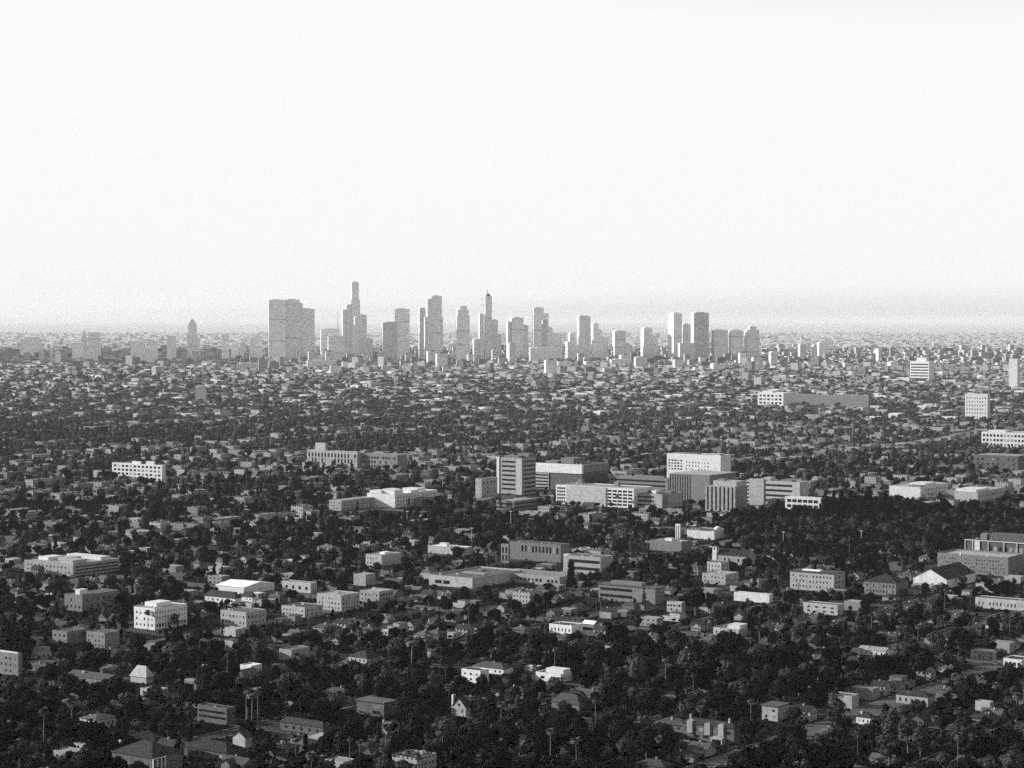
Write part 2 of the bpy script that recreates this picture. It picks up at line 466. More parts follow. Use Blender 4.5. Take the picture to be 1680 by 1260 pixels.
SHRUBS = [merge([(broad(620 + i, n=110, size=1.35)[1], m_)], 'shrub') for i, m_ in enumerate(['leaf_dark', 'leaf_mid', 'leaf_mid', 'leaf_light'])]
TREE_GROUP = {'broadleaf_tree': 'broadleaf trees between the houses', 'tall_tree': 'tall loose trees rising over the houses', 'cypress_tree': 'narrow dark cypresses', 'conifer_tree': 'large cone shaped conifers', 'palm_tree': 'fan palms above the rooftops'}
TREE_LOOK = {'broadleaf_tree': ['round dark tree', 'spreading leafy tree', 'dense dark tree', 'pale leafy tree', 'broad bushy tree', 'dark full tree', 'low spreading tree', 'lighter rounded tree'],
             'tall_tree': ['tall loose tree', 'tall dark tree', 'tall pale tree', 'tall airy tree'], 'cypress_tree': ['narrow dark cypress'] * 3,
             'conifer_tree': ['tall cone shaped conifer'] * 3, 'palm_tree': ['slim fan palm', 'tall fan palm', 'very tall fan palm', 'wide crowned palm']}
def place_tree(kind, x, y, s=1.0, k=None, label=None, short=None, sz=None):
    P = PROTO[kind]; k = R.randrange(len(P)) if k is None else k
    o = thing(kind, 'palm' if kind == 'palm_tree' else 'tree', (x, y, ground_z(x, y) - .1), R.uniform(0, 6.28), label, TREE_GROUP[kind] if not label else None, TREE_LOOK[kind][k], short)
    o.scale = (s, s, (sz or s))
    for nm, me in P[k][:-1]: add(nm, me, o)
    return o
def scatter(name, cat, label, pts, meshes):
    """ONE object that instances meshes on points: (x, y, z, rz, sx, sy, sz, index)"""
    if not pts: return
    col = bpy.data.collections.new(name + '_sources')
    for i, me in enumerate(meshes): col.objects.link(bpy.data.objects.new('%s_source_%03d' % (name, i), me))
    me = bpy.data.meshes.new(name); A = np.array(pts, dtype=np.float32); n = len(A)
    me.vertices.add(n); me.vertices.foreach_set('co', A[:, :3].ravel())
    rot = np.zeros((n, 3), np.float32); rot[:, 2] = A[:, 3]
    a = me.attributes.new('rot', 'FLOAT_VECTOR', 'POINT'); a.data.foreach_set('vector', rot.ravel())
    a = me.attributes.new('scl', 'FLOAT_VECTOR', 'POINT'); a.data.foreach_set('vector', np.ascontiguousarray(A[:, 4:7]).ravel())
    a = me.attributes.new('idx', 'INT', 'POINT'); a.data.foreach_set('value', A[:, 7].astype(np.int32))
    o = add(name, me); o['kind'] = 'stuff'; o['label'] = label; o['category'] = cat
    g = bpy.data.node_groups.new(name, 'GeometryNodeTree')
    g.interface.new_socket('Geometry', in_out='INPUT', socket_type='NodeSocketGeometry'); g.interface.new_socket('Geometry', in_out='OUTPUT', socket_type='NodeSocketGeometry')
    gi, go = g.nodes.new('NodeGroupInput'), g.nodes.new('NodeGroupOutput')
    ci = g.nodes.new('GeometryNodeCollectionInfo'); ci.inputs['Collection'].default_value = col
    ci.inputs['Separate Children'].default_value = True; ci.inputs['Reset Children'].default_value = True
    ip = g.nodes.new('GeometryNodeInstanceOnPoints'); ip.inputs['Pick Instance'].default_value = True
    def na(nm, ty):
        q = g.nodes.new('GeometryNodeInputNamedAttribute'); q.data_type = ty; q.inputs['Name'].default_value = nm
        return [s for s in q.outputs if s.enabled and s.name == 'Attribute'][0]
    g.links.new(gi.outputs[0], ip.inputs['Points']); g.links.new(ci.outputs[0], ip.inputs['Instance'])
    g.links.new(na('idx', 'INT'), ip.inputs['Instance Index'])
    g.links.new(na('rot', 'FLOAT_VECTOR'), ip.inputs['Rotation']); g.links.new(na('scl', 'FLOAT_VECTOR'), ip.inputs['Scale'])
    g.links.new(ip.outputs[0], go.inputs[0])
    md = o.modifiers.new('scatter', 'NODES'); md.node_group = g
    return o
# ---------------------------------------------------------------- landmark buildings on the street grid
def windows(root, W, D, z0, z1, spec, mat='glass', inset=.06):
    """spec: list of (face, style, ...) ; every opening is a part of its own"""
    if not spec: return
    for sp in spec:
        face, style = sp[0], sp[1]
        L = W if face == 'N' else D
        a0, a1 = (sp[4][0], sp[4][1]) if len(sp) > 4 else (.04, .96)
        b0, b1 = (sp[4][2], sp[4][3]) if len(sp) > 4 else (.06, .92)
        s0, s1 = L * a0, L * a1; h0, h1 = z0 + (z1 - z0) * b0, z0 + (z1 - z0) * b1
        nf, nc = sp[2], sp[3]
        fz, fs = (h1 - h0) / nf, (s1 - s0) / nc
        wf, hf = {'grid': (.62, .55), 'small': (.34, .42), 'open': (.80, .58), 'band': (1.0, .42), 'rib': (.42, 1.0), 'tallwin': (.5, .8)}[style]
        for j in range(nf):
            for i in range(nc):
                if style == 'small' and R.random() < .06: continue
                s = s0 + fs * (i + .5); z = h0 + fz * (j + .5)
                w, h = fs * wf, fz * hf
                nm = {'band': 'window_band', 'rib': 'window_strip', 'open': 'parking_opening'}.get(style, 'window')
                mt_ = 'blind' if style in ('grid', 'small', 'tallwin') and R.random() < .28 else mat
                if face == 'N': ubox(nm, mt_, root, (-W / 2 + s, -D / 2, z), (w, inset * 2, h))
                else: ubox(nm, mt_, root, (W / 2, -D / 2 + s, z), (inset * 2, w, h))
def grid_frame(cx, cy, xl, xr, a=A0):
    """corner nearest the camera at picture (cx, cy); returns corner, W, D"""
    c = ground_at(cx, cy); e = Vector((-math.cos(rad(a)), math.sin(rad(a)), 0)); s = Vector((math.sin(rad(a)), math.cos(rad(a)), 0))
    dep = project(c)[2]
    def solve(dv, px):
        k = (px - 840) / F_PX
        return (c.x - k * dep) / (k * dv.y * CP - dv.x)
    W = max(3, solve(e, xl)); D = max(3, min(90, solve(s, xr)))
    return c, W, D, e, s, dep
def building(name, cat, label, short, cx, cy, xl, xr, yt, wall='cream', roof='flat', roofmat='roof_mid', win=None, extras=(), a=A0, keep=None, rise=None, chimney=None, parapet=.7, wallpat=None, D=None):
    c, W, D0, e, s, dep = grid_frame(cx, cy, xl, xr, a)
    D = D or D0
    z = c.z; h = max(2.6, (cy - yt) * dep / F_PX)
    ctr = c + e * (W / 2) + s * (D / 2)
    root = thing(name, cat, (ctr.x, ctr.y, z - .4), -rad(a), label, None, None, short)
    b = MB(); x0, x1, y0, y1 = -W / 2, W / 2, -D / 2, D / 2
    h += .4
    b.box(x0, x1, y0, y1, 0, h)
    if roof == 'flat':
        t = .35
        b.box(x0, x1, y0, y0 + t, h, h + parapet); b.box(x0, x1, y1 - t, y1, h, h + parapet)
        b.box(x0, x0 + t, y0 + t, y1 - t, h, h + parapet); b.box(x1 - t, x1, y0 + t, y1 - t, h, h + parapet)
    ax = 'x' if W > D else 'y'
    if roof in ('gableN', 'gableW'): ax = 'y' if roof == 'gableN' else 'x'
    rise = rise or min(W, D) * .28
    if roof.startswith('gable'): b.gable_end(x0, x1, y0, y1, h, rise - .02, ax)
    part('wall', b, wall, root)
    q = MB()
    if roof == 'flat': q.box(x0 + .4, x1 - .4, y0 + .4, y1 - .4, h + .01, h + .12)
    elif roof.startswith('gable'): q.gable(x0, x1, y0, y1, h, rise, axis=ax)
    elif roof == 'hip': q.hip(x0, x1, y0, y1, h + .01, rise)
    elif roof == 'slab': q.box(x0 - .8, x1 + .8, y0 - .8, y1 + .8, h + .01, h + .5)
    rf = part('roof', q, roofmat, root)
    if chimney:
        k = MB(); k.box(-.5, .5, -.5, .5, 0, chimney); k.box(-.6, .6, -.6, .6, chimney, chimney + .25)
        ch = part('chimney', k, 'white', rf); ch.location = (x0 + W * .3, y0 + D * .3, h)
    windows(root, W, D, .6, h, win)
    for ix, (nm, f0, f1, g0, g1, hh, mt) in enumerate(extras):
        k = MB(); bx0, bx1, by0, by1 = x0 + W * f0, x0 + W * f1, y0 + D * g0, y0 + D * g1
        k.box(bx0, bx1, by0, by1, h + .13, h + .13 + hh)
        if hh > 2: k.box(bx0 - .15, bx1 + .15, by0 - .15, by1 + .15, h + .13 + hh, h + .3 + hh)
        part(nm, k, mt, root)
    if roof == 'flat' and W * D > 150 and len(extras) < 5:
        for _ in range(min(8, int(W * D / 120))):
            k = MB(); s_ = R.uniform(.5, 1.4); a_, b_ = R.uniform(x0 + 1.5, x1 - 3.5), R.uniform(y0 + 1.5, y1 - 3.5)
            if any(x0 + W * q_[1] - 2 < a_ < x0 + W * q_[2] + 1 and y0 + D * q_[3] - 2 < b_ < y0 + D * q_[4] + 1 for q_ in extras): continue
            k.box(a_, a_ + s_, b_, b_ + s_ * R.uniform(.7, 1.6), h + .13, h + R.uniform(.6, 1.5)); part('roof_vent', k, R.choice(('white', 'grey', 'roof_pale')), root)
    FOOT.append((ctr.x, ctr.y, e, W, D))
    if keep is None: keep = (xl, yt, max(xr, cx), cy - (cy - yt) * .12)
    if keep and name in ('house', 'mansion'):
        kw, kh = keep[2] - keep[0], keep[3] - keep[1]
        keep = (keep[0] + kw * .05, keep[1], keep[2] - kw * .1, keep[3] - kh * .22)
    if keep: KEEP.append((*keep, dep))
    return root, W, D, h
U = 'rooftop_unit'
def B(*a, **k): return building(*a, **k)
# hospital and office group in the middle distance
r_, W, D, h = B('hospital_tower', 'hospital', 'eight storey pale tower with dark window bands, left end of the hospital group', 'banded hospital tower', 857, 812, 817, 879, 753, 'cream', roofmat='roof_mid',
  win=[('N', 'band', 7, 1, (.17, .72, .08, .97)), ('W', 'band', 8, 1, (.06, .98, .02, .98))],
  extras=[(U, .15, .75, .2, .6, 3, 'grey'), (U, .5, .95, .55, .95, 6, 'grey')], keep=(816, 744, 880, 812))
k = MB(); k.box(-W / 2 - 1.4, -W / 2 + 2.6, -D / 2 - 1.2, -D / 2 + 1.2, 0, h + .8); part('corner_pier', k, 'white', r_)
k = MB(); k.box(W / 2 - W * .22, W / 2 - .3, -D / 2 - 1.2, -D / 2 + .5, 0, h + .4); part('stair_pier', k, 'cream', r_)
r_, W, D, h = B('hospital_block', 'hospital', 'hospital block with a blank white upper wall overhanging dark lower floors beside the banded tower', 'white panelled hospital block', 955, 806, 878, 998, 764, 'dark', roofmat='roof_mid',
  win=[('W', 'rib', 1, 22, (.03, .97, .2, .62))], extras=[(U, .35, .62, .35, .75, 7.5, 'grey'), (U, .05, .3, .3, .6, 3, 'grey')], keep=(878, 742, 998, 800))
k = MB(); k.box(-W / 2 - .5, W / 2 + .6, -D / 2 - 1.6, -D / 2 + 3, h * .68, h + 1.2); part('blank_panel', k, 'white', r_)
k = MB(); k.box(W / 2 - 3, W / 2 + 1.2, -D / 2 + 3.1, D / 2, h * .72, h + .9); part('side_panel', k, 'grey', r_)
k = MB(); k.box(-W / 2 - .3, -W / 2 + W * .3, -D / 2 - 1.0, -D / 2 + 1, 0, h * .66); sp = part('striped_front', k, 'cream', r_)
for j in range(5): ubox('window_band', 'glass', sp, (-W / 2 + W * .15, -D / 2 - 1.05, h * (.07 + .125 * j)), (W * .28, .2, h * .055))
r_, W, D, h = B('parking_garage', 'garage', 'long parking garage with a blank pale middle wall and open grid ends', 'parking garage', 1040, 834, 912, 1046, 803, 'white', roofmat='roof_pale', D=46,
  win=[('N', 'open', 5, 4, (.015, .125, .05, .95)), ('N', 'open', 5, 5, (.66, .985, .05, .95))], parapet=1.0, keep=(912, 795, 1042, 828))
k = MB(); k.box(-W * .36, W * .15, -D / 2 - 1.1, -D / 2 + .2, 0, h + .6); part('blank_wall', k, 'cream', r_)
for (f, g) in ((-.42, .3), (.1, .1)):
    k = MB(); k.box(W * f, W * f + 7, D * g, D * g + 6, h + .13, h + 6); part('stair_tower', k, 'grey', r_)
B('clinic', 'clinic', 'three storey clinic with pale bands and blank corner right of the parking garage', 'banded clinic', 1086, 835, 1043, 1119, 812, 'cream', roofmat='roof_mid', win=[('N', 'band', 3, 1, (.02, .70, .05, .95)), ('W', 'rib', 1, 6, (.05, .3, .02, .98))],
  extras=[(U, .45, .62, .2, .4, 4, 'white'), (U, .1, .3, .5, .8, 2.5, 'grey'), (U, .7, .95, .5, .8, 2.5, 'grey')], keep=(1043, 800, 1119, 828))
B('hospital_wing', 'hospital', 'white hospital wing with a square window grid standing behind the dark ribbed block', 'white gridded hospital wing', 1182, 798, 1094, 1190, 748, 'white', roofmat='roof_pale', D=30,
  win=[('N', 'grid', 4, 5, (.02, .30, .46, .84)), ('N', 'small', 3, 8, (.34, .80, .46, .80))], extras=[(U, .76, .99, .02, .5, 2.5, 'cream'), (U, .1, .5, .4, .7, 1.5, 'grey')], keep=(1094, 742, 1192, 778))
r_, W, D, h = B('ribbed_block', 'office', 'dark block with vertical ribs under a roof slab before the white gridded wing', 'dark ribbed block', 1164, 824, 1098, 1206, 780, 'grey', roofmat='roof_pale', roof='slab', win=[('N', 'rib', 1, 9, (.0, .55, .02, .96)), ('W', 'rib', 1, 7, (.3, .98, .02, .96))], keep=(1098, 774, 1184, 812))
B('low_wing', 'clinic', 'low terraced wing with dark window bands left of the dark ribbed block', 'terraced low wing', 1096, 812, 1000, 1104, 786, 'grey', roofmat='roof_pale', win=[('N', 'band', 3, 1, (.02, .95, .1, .95))], extras=[(U, .5, .9, .3, .6, 3, 'grey')], keep=(1040, 778, 1096, 796))
B('office_block', 'office', 'pale office block with thin dark vertical window strips and a boxy rooftop plant', 'strip windowed office', 1206, 840, 1157, 1226, 799, 'cream', roofmat='roof_mid', win=[('N', 'rib', 1, 7, (.02, .98, .03, .97)), ('W', 'rib', 1, 9, (.02, .98, .03, .97))], extras=[('rooftop_plant', .2, .98, .15, .9, 6, 'cream'), (U, .3, .5, .3, .6, 8, 'grey')], keep=(1157, 786, 1228, 832))
r_, W, D, h = B('office_block', 'office', 'long pale office wing with a blank end behind the small white garage', 'long banded office wing', 1312, 832, 1224, 1325, 792, 'cream', roofmat='roof_pale', D=24, win=[('N', 'band', 4, 1, (.36, .86, .1, .95)), ('N', 'band', 6, 1, (.0, .06, .05, .98))], extras=[(U, .3, .42, .2, .8, 4, 'cream'), (U, .6, .8, .3, .8, 2, 'grey')], keep=(1224, 784, 1326, 818))
k = MB(); k.box(-W / 2 + W * .07, -W / 2 + W * .34, -D / 2 - 1.2, -D / 2 + 4, 0, h + 2.2); part('blank_pier', k, 'cream', r_)
B('parking_garage', 'garage', 'small white framed garage with dark openings half hidden by trees below the long office wing', 'small white garage', 1346, 846, 1288, 1352, 818, 'white', roofmat='roof_pale', win=[('N', 'open', 3, 6, (.04, .94, .0, .95))], keep=(1286, 810, 1352, 832))
B('podium', 'building', 'low terrace building with small openings at the foot of the banded hospital tower', 'low tower foot terrace', 843, 838, 814, 880, 823, 'grey', roofmat='roof_pale', win=[('N', 'band', 2, 1), ('W', 'band', 2, 1)], keep=(814, 818, 880, 834))
# right side
B('warehouse', 'store', 'broad low building with a white left wall right of the tall conifer grove', 'white walled warehouse', 1510, 818, 1459, 1560, 800, 'white', roofmat='roof_pale', win=[('W', 'small', 2, 9)], extras=[(U, .3, .8, .4, .8, 2.5, 'white'), (U, .5, .9, .1, .3, 1.5, 'grey')], keep=(1459, 790, 1560, 812))
B('warehouse', 'store', 'second broad low white panelled building right of the white walled warehouse', 'second white warehouse', 1604, 830, 1566, 1680, 808, 'cream', roofmat='roof_pale', win=[('N', 'small', 2, 5, (.1, .9, .05, .5)), ('W', 'small', 2, 12)], extras=[('clerestory', .02, .9, .02, .5, 3, 'white')], keep=(1566, 798, 1680, 822))
B('dark_block', 'building', 'long dark flat building near the right edge beyond the white warehouses', 'long dark building', 1670, 776, 1597, 1690, 749, 'dark', roofmat='roof_pale', win=[('N', 'small', 3, 8)], keep=(1597, 744, 1680, 770))
B('apartment_building', 'apartments', 'white lattice fronted apartment building at the right edge with dark square openings', 'white lattice apartments', 1682, 738, 1610, 1700, 711, 'white', roofmat='roof_pale', win=[('N', 'grid', 3, 12, (.02, .98, .1, .95))], extras=[(U, .1, .5, .2, .8, 3, 'white')], keep=(1608, 702, 1680, 728))
B('slab_tower', 'tower', 'bright white slab tower standing alone at the right edge below the horizon', 'lone white slab tower', 1669, 640, 1655, 1673, 589, 'white', roofmat='roof_white', keep=(1654, 586, 1672, 632))
B('apartment_building', 'apartments', 'pale square six storey block alone among trees in the far right', 'pale square block', 1620, 690, 1583, 1624, 647, 'white', roofmat='roof_pale', win=[('N', 'small', 6, 8)], extras=[(U, .1, .4, .1, .5, 3, 'white')], keep=(1583, 643, 1622, 674))
B('mid_rise', 'office', 'white banded mid rise with a tiered roof in the far right', 'white banded mid rise', 1524, 626, 1493, 1532, 593, 'white', roofmat='roof_white', win=[('N', 'band', 6, 1)], extras=[('penthouse', .3, .8, .2, .8, 12, 'white')], keep=(1493, 588, 1532, 611))
B('hall', 'building', 'very long low dark building with a thin white roof edge in the far right', 'long dark hall', 1425, 668, 1300, 1430, 650, 'grey', roofmat='roof_white', D=20, keep=(1300, 646, 1428, 664))
B('apartment_building', 'apartments', 'white apartment block with dark openings left of the very long dark hall', 'white block by the hall', 1285, 666, 1243, 1300, 645, 'white', roofmat='roof_white', win=[('N', 'grid', 3, 6)], extras=[(U, .1, .5, .2, .6, 5, 'white')], keep=(1243, 640, 1300, 660))
# left side
B('apartment_building', 'apartments', 'long white apartment building with a square window grid alone in the dark trees at left', 'white gridded apartments', 266, 793, 184, 272, 764, 'white', roofmat='roof_pale', win=[('N', 'grid', 4, 12, (.02, .98, .1, .98))], extras=[(U, .38, .55, .3, .7, 4, 'white'), (U, .66, .82, .3, .7, 5, 'white')], keep=(184, 758, 272, 782))
B('school', 'school', 'long pale building with saw edged windows and a raised box at left', 'long saw windowed building', 586, 770, 504, 592, 742, 'cream', roofmat='roof_pale', win=[('N', 'tallwin', 2, 15, (.01, .99, .3, .9))], extras=[('raised_box', .15, .35, .2, .8, 12, 'cream')], keep=(504, 730, 592, 758))
B('school', 'school', 'lower pale wing with a window grid just right of the long saw windowed building', 'lower windowed wing', 652, 772, 592, 668, 747, 'grey', roofmat='roof_pale', win=[('N', 'grid', 3, 12)], keep=(592, 744, 672, 758))
B('apartment_building', 'apartments', 'broad white stepped complex with bright rooftop boxes left of the banded hospital tower', 'white stepped complex', 648, 834, 602, 722, 812, 'white', roofmat='roof_white', win=[('W', 'small', 3, 14)],
  extras=[(U, .1, .5, .0, .2, 4, 'white'), (U, .5, .9, .05, .25, 5, 'white'), (U, .1, .4, .3, .5, 4, 'white'), (U, .5, .95, .4, .6, 3, 'white'), (U, .2, .7, .7, .9, 3, 'white')], keep=(602, 798, 722, 830))
B('apartment_building', 'apartments', 'long low grey complex with a stepped front at the left of the white stepped complex', 'long grey complex', 560, 838, 540, 650, 822, 'cream', roofmat='roof_pale', win=[('W', 'small', 3, 16), ('N', 'small', 3, 4)], keep=(540, 816, 650, 836))
B('garage_building', 'building', 'pale block seen between the white stepped complex and the hospital tower', 'pale block beside the tower', 790, 822, 780, 816, 786, 'cream', roofmat='roof_pale', win=[('W', 'small', 4, 4)], keep=(780, 784, 812, 812))
# nearer landmarks
B('school', 'school', 'dark brick school wing with a row of arched pale windows facing a bare field', 'brick school', 920, 924, 836, 936, 895, 'brick', roofmat='roof_mid', D=16, win=[('N', 'tallwin', 1, 11, (.22, .97, .45, .9))], keep=(822, 886, 922, 922))
B('school', 'school', 'narrow pale stair block at the left end of the brick school', 'pale end of the brick school', 834, 924, 822, 837, 894, 'grey', roofmat='roof_mid', win=[('N', 'tallwin', 2, 2)], keep=(821, 888, 838, 920))
B('store', 'store', 'very wide flat roofed store with a raised pale roof edge and recessed dark entrance', 'wide flat store', 775, 966, 704, 856, 951, 'cream', roofmat='roof_mid', win=[('N', 'open', 1, 2, (.12, .5, .1, .8))], extras=[('skylight_ridge', .25, .75, .45, .52, 1.2, 'roof_pale'), (U, .3, .4, .7, .8, 1.5, 'grey')], parapet=1.4, keep=(704, 920, 852, 962))
B('low_building', 'building', 'long low building with a white windowed front right of the wide flat store', 'long white fronted building', 918, 962, 812, 950, 948, 'cream', roofmat='roof_pale', win=[('N', 'grid', 1, 16, (.02, .98, .2, .8))], keep=(812, 932, 920, 956))
B('low_building', 'building', 'flat building with a long dark window band and a bright white corner box', 'banded flat building', 985, 944, 924, 1006, 916, 'cream', roofmat='roof_mid', win=[('N', 'band', 2, 1, (.15, .98, .1, .95))], extras=[('corner_box', .0, .12, .0, .3, 1.2, 'white')], keep=(924, 906, 992, 936))
B('low_building', 'building', 'pale sloping roofed hall with a small rooftop hut beyond the low dark hedge', 'pale sloping hall', 1118, 906, 1066, 1134, 890, 'grey', roofmat='roof_pale', extras=[(U, .4, .6, .3, .6, 2.5, 'white')], keep=(1040, 884, 1134, 902))
r_, W, D, h = B('domed_hall', 'building', 'low hall with a bright white side wall and a small white dome behind its roof', 'white walled domed hall', 1172, 886, 1127, 1196, 873, 'white', roofmat='roof_mid', keep=(1127, 856, 1196, 882))
k = MB(); k.tube([(W * .2, D * .3, h), (W * .2, D * .3, h + 2.2), (W * .2, D * .3, h + 3.4), (W * .2, D * .3, h + 4.0)], [4.2, 3.9, 2.4, .5], 14); part('dome', k, 'white', r_)
r_, W, D, h = B('bell_tower', 'tower', 'slim white twin slotted tower standing beside the dark pointed tree', 'slim white tower', 1115, 894, 1108, 1117, 861, 'white', roofmat='roof_pale', win=[('N', 'rib', 1, 2, (.1, .9, .1, .95))], keep=(1107, 859, 1118, 882))
r_, W, D, h = B('church', 'church', 'church with a dark ridged roof and a square white bell tower', 'white towered church', 1225, 928, 1168, 1240, 913, 'cream', roof='gable', roofmat='roof_dark', win=[('N', 'small', 1, 7)], keep=(1165, 893, 1240, 918))
k = MB(); k.box(-W / 2 + 1, -W / 2 + 5.5, -D / 2 - .6, -D / 2 + 4, 0, h + 7.5); tw = part('bell_tower', k, 'white', r_)
k = MB(); k.frustum(-W / 2 + 3.25, -D / 2 + 1.7, h + 7.5, h + 9, 5.2, 5.2, .3, .3); part('tower_cap', k, 'roof_mid', tw)
ubox('belfry_opening', 'glass', tw, (-W / 2 + 3.2, -D / 2 - .6, h + 5.5), (1.4, .2, 2.2)); ubox('belfry_opening', 'glass', tw, (-W / 2 + 5.5, -D / 2 + 1.7, h + 5.5), (.2, 1.4, 2.2))
B('apartment_building', 'apartments', 'small cream three storey building with dark windows stepping down below the church', 'cream stepped building', 1183, 948, 1160, 1196, 924, 'cream', roofmat='roof_mid', win=[('N', 'small', 3, 4), ('W', 'small', 3, 3)], keep=(1158, 920, 1196, 942))
B('apartment_building', 'apartments', 'low wide pale terrace right under the cream stepped building', 'low pale terrace', 1190, 960, 1152, 1212, 944, 'cream', roofmat='roof_pale', win=[('N', 'small', 2, 6)], keep=(1152, 938, 1212, 954))
B('low_building', 'building', 'long low box with a bright white wall surrounded by dark trees right of centre', 'long white box', 1262, 990, 1204, 1268, 977, 'white', roofmat='roof_pale', keep=(1204, 972, 1268, 985))
B('low_building', 'building', 'wide low building with a dark fascia and terrace left of the great round tree', 'dark fascia building', 1075, 992, 982, 1090, 966, 'grey', roofmat='roof_mid', roof='slab', win=[('N', 'band', 2, 1, (.03, .6, .1, .95))], extras=[('upper_storey', .15, .7, .4, .9, 2.6, 'grey')], keep=(982, 950, 1088, 984))
B('apartment_building', 'apartments', 'small white columned building below the dark fascia building', 'small columned building', 1118, 1006, 1094, 1124, 990, 'cream', roofmat='roof_pale', win=[('N', 'grid', 2, 5)], keep=(1070, 984, 1124, 1000))
B('apartment_building', 'apartments', 'three storey white apartment building with a dark overhanging roof edge on the right', 'dark edged apartments', 1368, 972, 1296, 1386, 942, 'cream', roof='slab', roofmat='roof_mid', win=[('N', 'small', 3, 12), ('W', 'small', 3, 3)], extras=[(U, .2, .6, .3, .6, 1.2, 'roof_white')], keep=(1294, 935, 1388, 966))
B('apartment_building', 'apartments', 'grey apartment building under a dark hipped roof between two big dark trees', 'hip roofed apartments', 1470, 978, 1418, 1490, 957, 'grey', roof='hip', roofmat='roof_dark', rise=5.5, win=[('N', 'small', 2, 9)], keep=(1416, 938, 1490, 972))
B('hall', 'building', 'broad gabled hall with a bright triangular white end and dark roof slope', 'white gabled hall', 1553, 966, 1498, 1600, 951, 'white', roof='gableN', roofmat='roof_dark', rise=8.5, keep=(1496, 924, 1590, 958))
B('office_block', 'office', 'wide patterned grey building with white roof edges and vertical white masts at right', 'patterned grey building', 1654, 946, 1538, 1690, 917, 'grey', roofmat='roof_pale', D=40, win=[('N', 'small', 4, 24)], extras=[('white_mast', .32, .335, -.01, .02, 3, 'white'), ('white_mast', .7, .712, -.01, .02, 2, 'white')], parapet=1.6, keep=(1538, 906, 1680, 940))
r_, W, D, h = B('modern_block', 'building', 'modern block of black glass held in thin white frames at the right edge', 'white framed glass block', 1690, 930, 1583, 1720, 893, 'dark', roofmat='roof_dark', D=26, win=[('N', 'grid', 1, 8, (.35, .98, .45, .9))], keep=(1583, 874, 1680, 910))
k = MB()
for f in (0, .12, .155, .19, .225, .36, .6, .8): k.box(-W / 2 + W * f, -W / 2 + W * f + (2.6 if .12 < f < .2 else .6), -D / 2 - .9, -D / 2 - .1, h * .45, h + .8)
k.box(-W / 2, W / 2, -D / 2 - 1.2, -D / 2 - .92, h + .3, h + 1.1); k.box(-W / 2, W / 2, -D / 2 - 1.2, -D / 2 - .92, h * .45, h * .49); part('white_frame', k, 'white', r_)
k = MB(); k.box(-W * .2, W * .5, D * .0, D * .5, h + .13, h + 7); part('upper_storey', k, 'dark', r_)
k = MB(); k.box(-W * .34, -W * .24, D * .0, D * .4, h + .13, h + 6); part('stair_tower', k, 'brick', r_)
B('low_building', 'building', 'broad flat roofed building with pale corner before the dark edged apartments', 'broad grey roofed building', 1374, 1010, 1318, 1384, 994, 'cream', roofmat='roof_mid', win=[('N', 'small', 2, 4)], keep=(1320, 980, 1384, 1004))
B('low_building', 'building', 'long pale wall building with a row of small windows at the right edge', 'pale right edge building', 1690, 1004, 1600, 1700, 988, 'cream', roofmat='roof_mid', win=[('N', 'small', 1, 14)], keep=(1600, 978, 1680, 998))
r_, W, D, h = B('hotel', 'hotel', 'large white three storey building with window rows and an arcaded ground floor at left', 'large white hotel', 254, 1034, 220, 307, 1000, 'white', roofmat='roof_pale', win=[('N', 'small', 3, 5), ('W', 'small', 2, 11, (.03, .97, .45, .95)), ('W', 'grid', 1, 11, (.03, .97, .04, .34))], extras=[('upper_storey', .05, .6, .3, .75, 3, 'white')], keep=(218, 985, 310, 1030))
B('hall', 'building', 'wide low hall with a gleaming white roof above black hipped gables', 'bright white roofed hall', 400, 976, 354, 450, 964, 'white', roofmat='roof_white', roof='gableW', rise=2.8, keep=(354, 957, 452, 968))
B('house', 'house', 'black hip roofed pair of houses with white fronts in front of the bright roofed hall', 'black hip roofed house', 386, 992, 336, 396, 982, 'white', roof='hip', roofmat='roof_dark', rise=5, win=[('N', 'small', 1, 6)], keep=(334, 968, 398, 992))
B('house', 'house', 'black hip roofed house with a white gable right of the black hip roofed pair', 'smaller black hip roofed house', 414, 988, 396, 420, 980, 'white', roof='hip', roofmat='roof_dark', rise=4.5, win=[('N', 'small', 1, 3)], keep=(394, 970, 420, 988))
B('apartment_building', 'apartments', 'long cream block with dark windows, middle of the three linked blocks below the bright roof', 'middle linked block', 404, 1030, 362, 436, 1006, 'cream', roofmat='roof_mid', win=[('N', 'small', 2, 7), ('W', 'small', 2, 5)], keep=(362, 1000, 440, 1030))
B('apartment_building', 'apartments', 'cream block stepping up to the right of the middle linked block', 'upper linked block', 500, 1014, 462, 530, 998, 'cream', roofmat='roof_mid', win=[('N', 'small', 2, 7), ('W', 'small', 2, 4)], keep=(440, 988, 530, 1010))
B('apartment_building', 'apartments', 'pale block with a white corner behind the round dark tree, highest of the linked row', 'highest linked block', 560, 1004, 520, 590, 978, 'cream', roofmat='roof_pale', win=[('N', 'small', 3, 7), ('W', 'small', 3, 6)], keep=(520, 972, 588, 1000))
B('apartment_building', 'apartments', 'pale block with balconies at the right end of the linked row', 'right end linked block', 622, 990, 590, 646, 972, 'cream', roofmat='roof_pale', win=[('N', 'small', 2, 5), ('W', 'grid', 2, 5)], keep=(590, 966, 646, 986))
B('low_building', 'building', 'pale flat building above the linked row with a dark square opening', 'pale flat building above the row', 510, 974, 463, 520, 958, 'cream', roofmat='roof_mid', win=[('N', 'small', 1, 4)], keep=(463, 950, 520, 972))
B('low_building', 'building', 'blank pale boxy building with a small tree to its right, centre left', 'blank pale box', 600, 962, 580, 616, 944, 'cream', roofmat='roof_pale', keep=(578, 938, 616, 960))
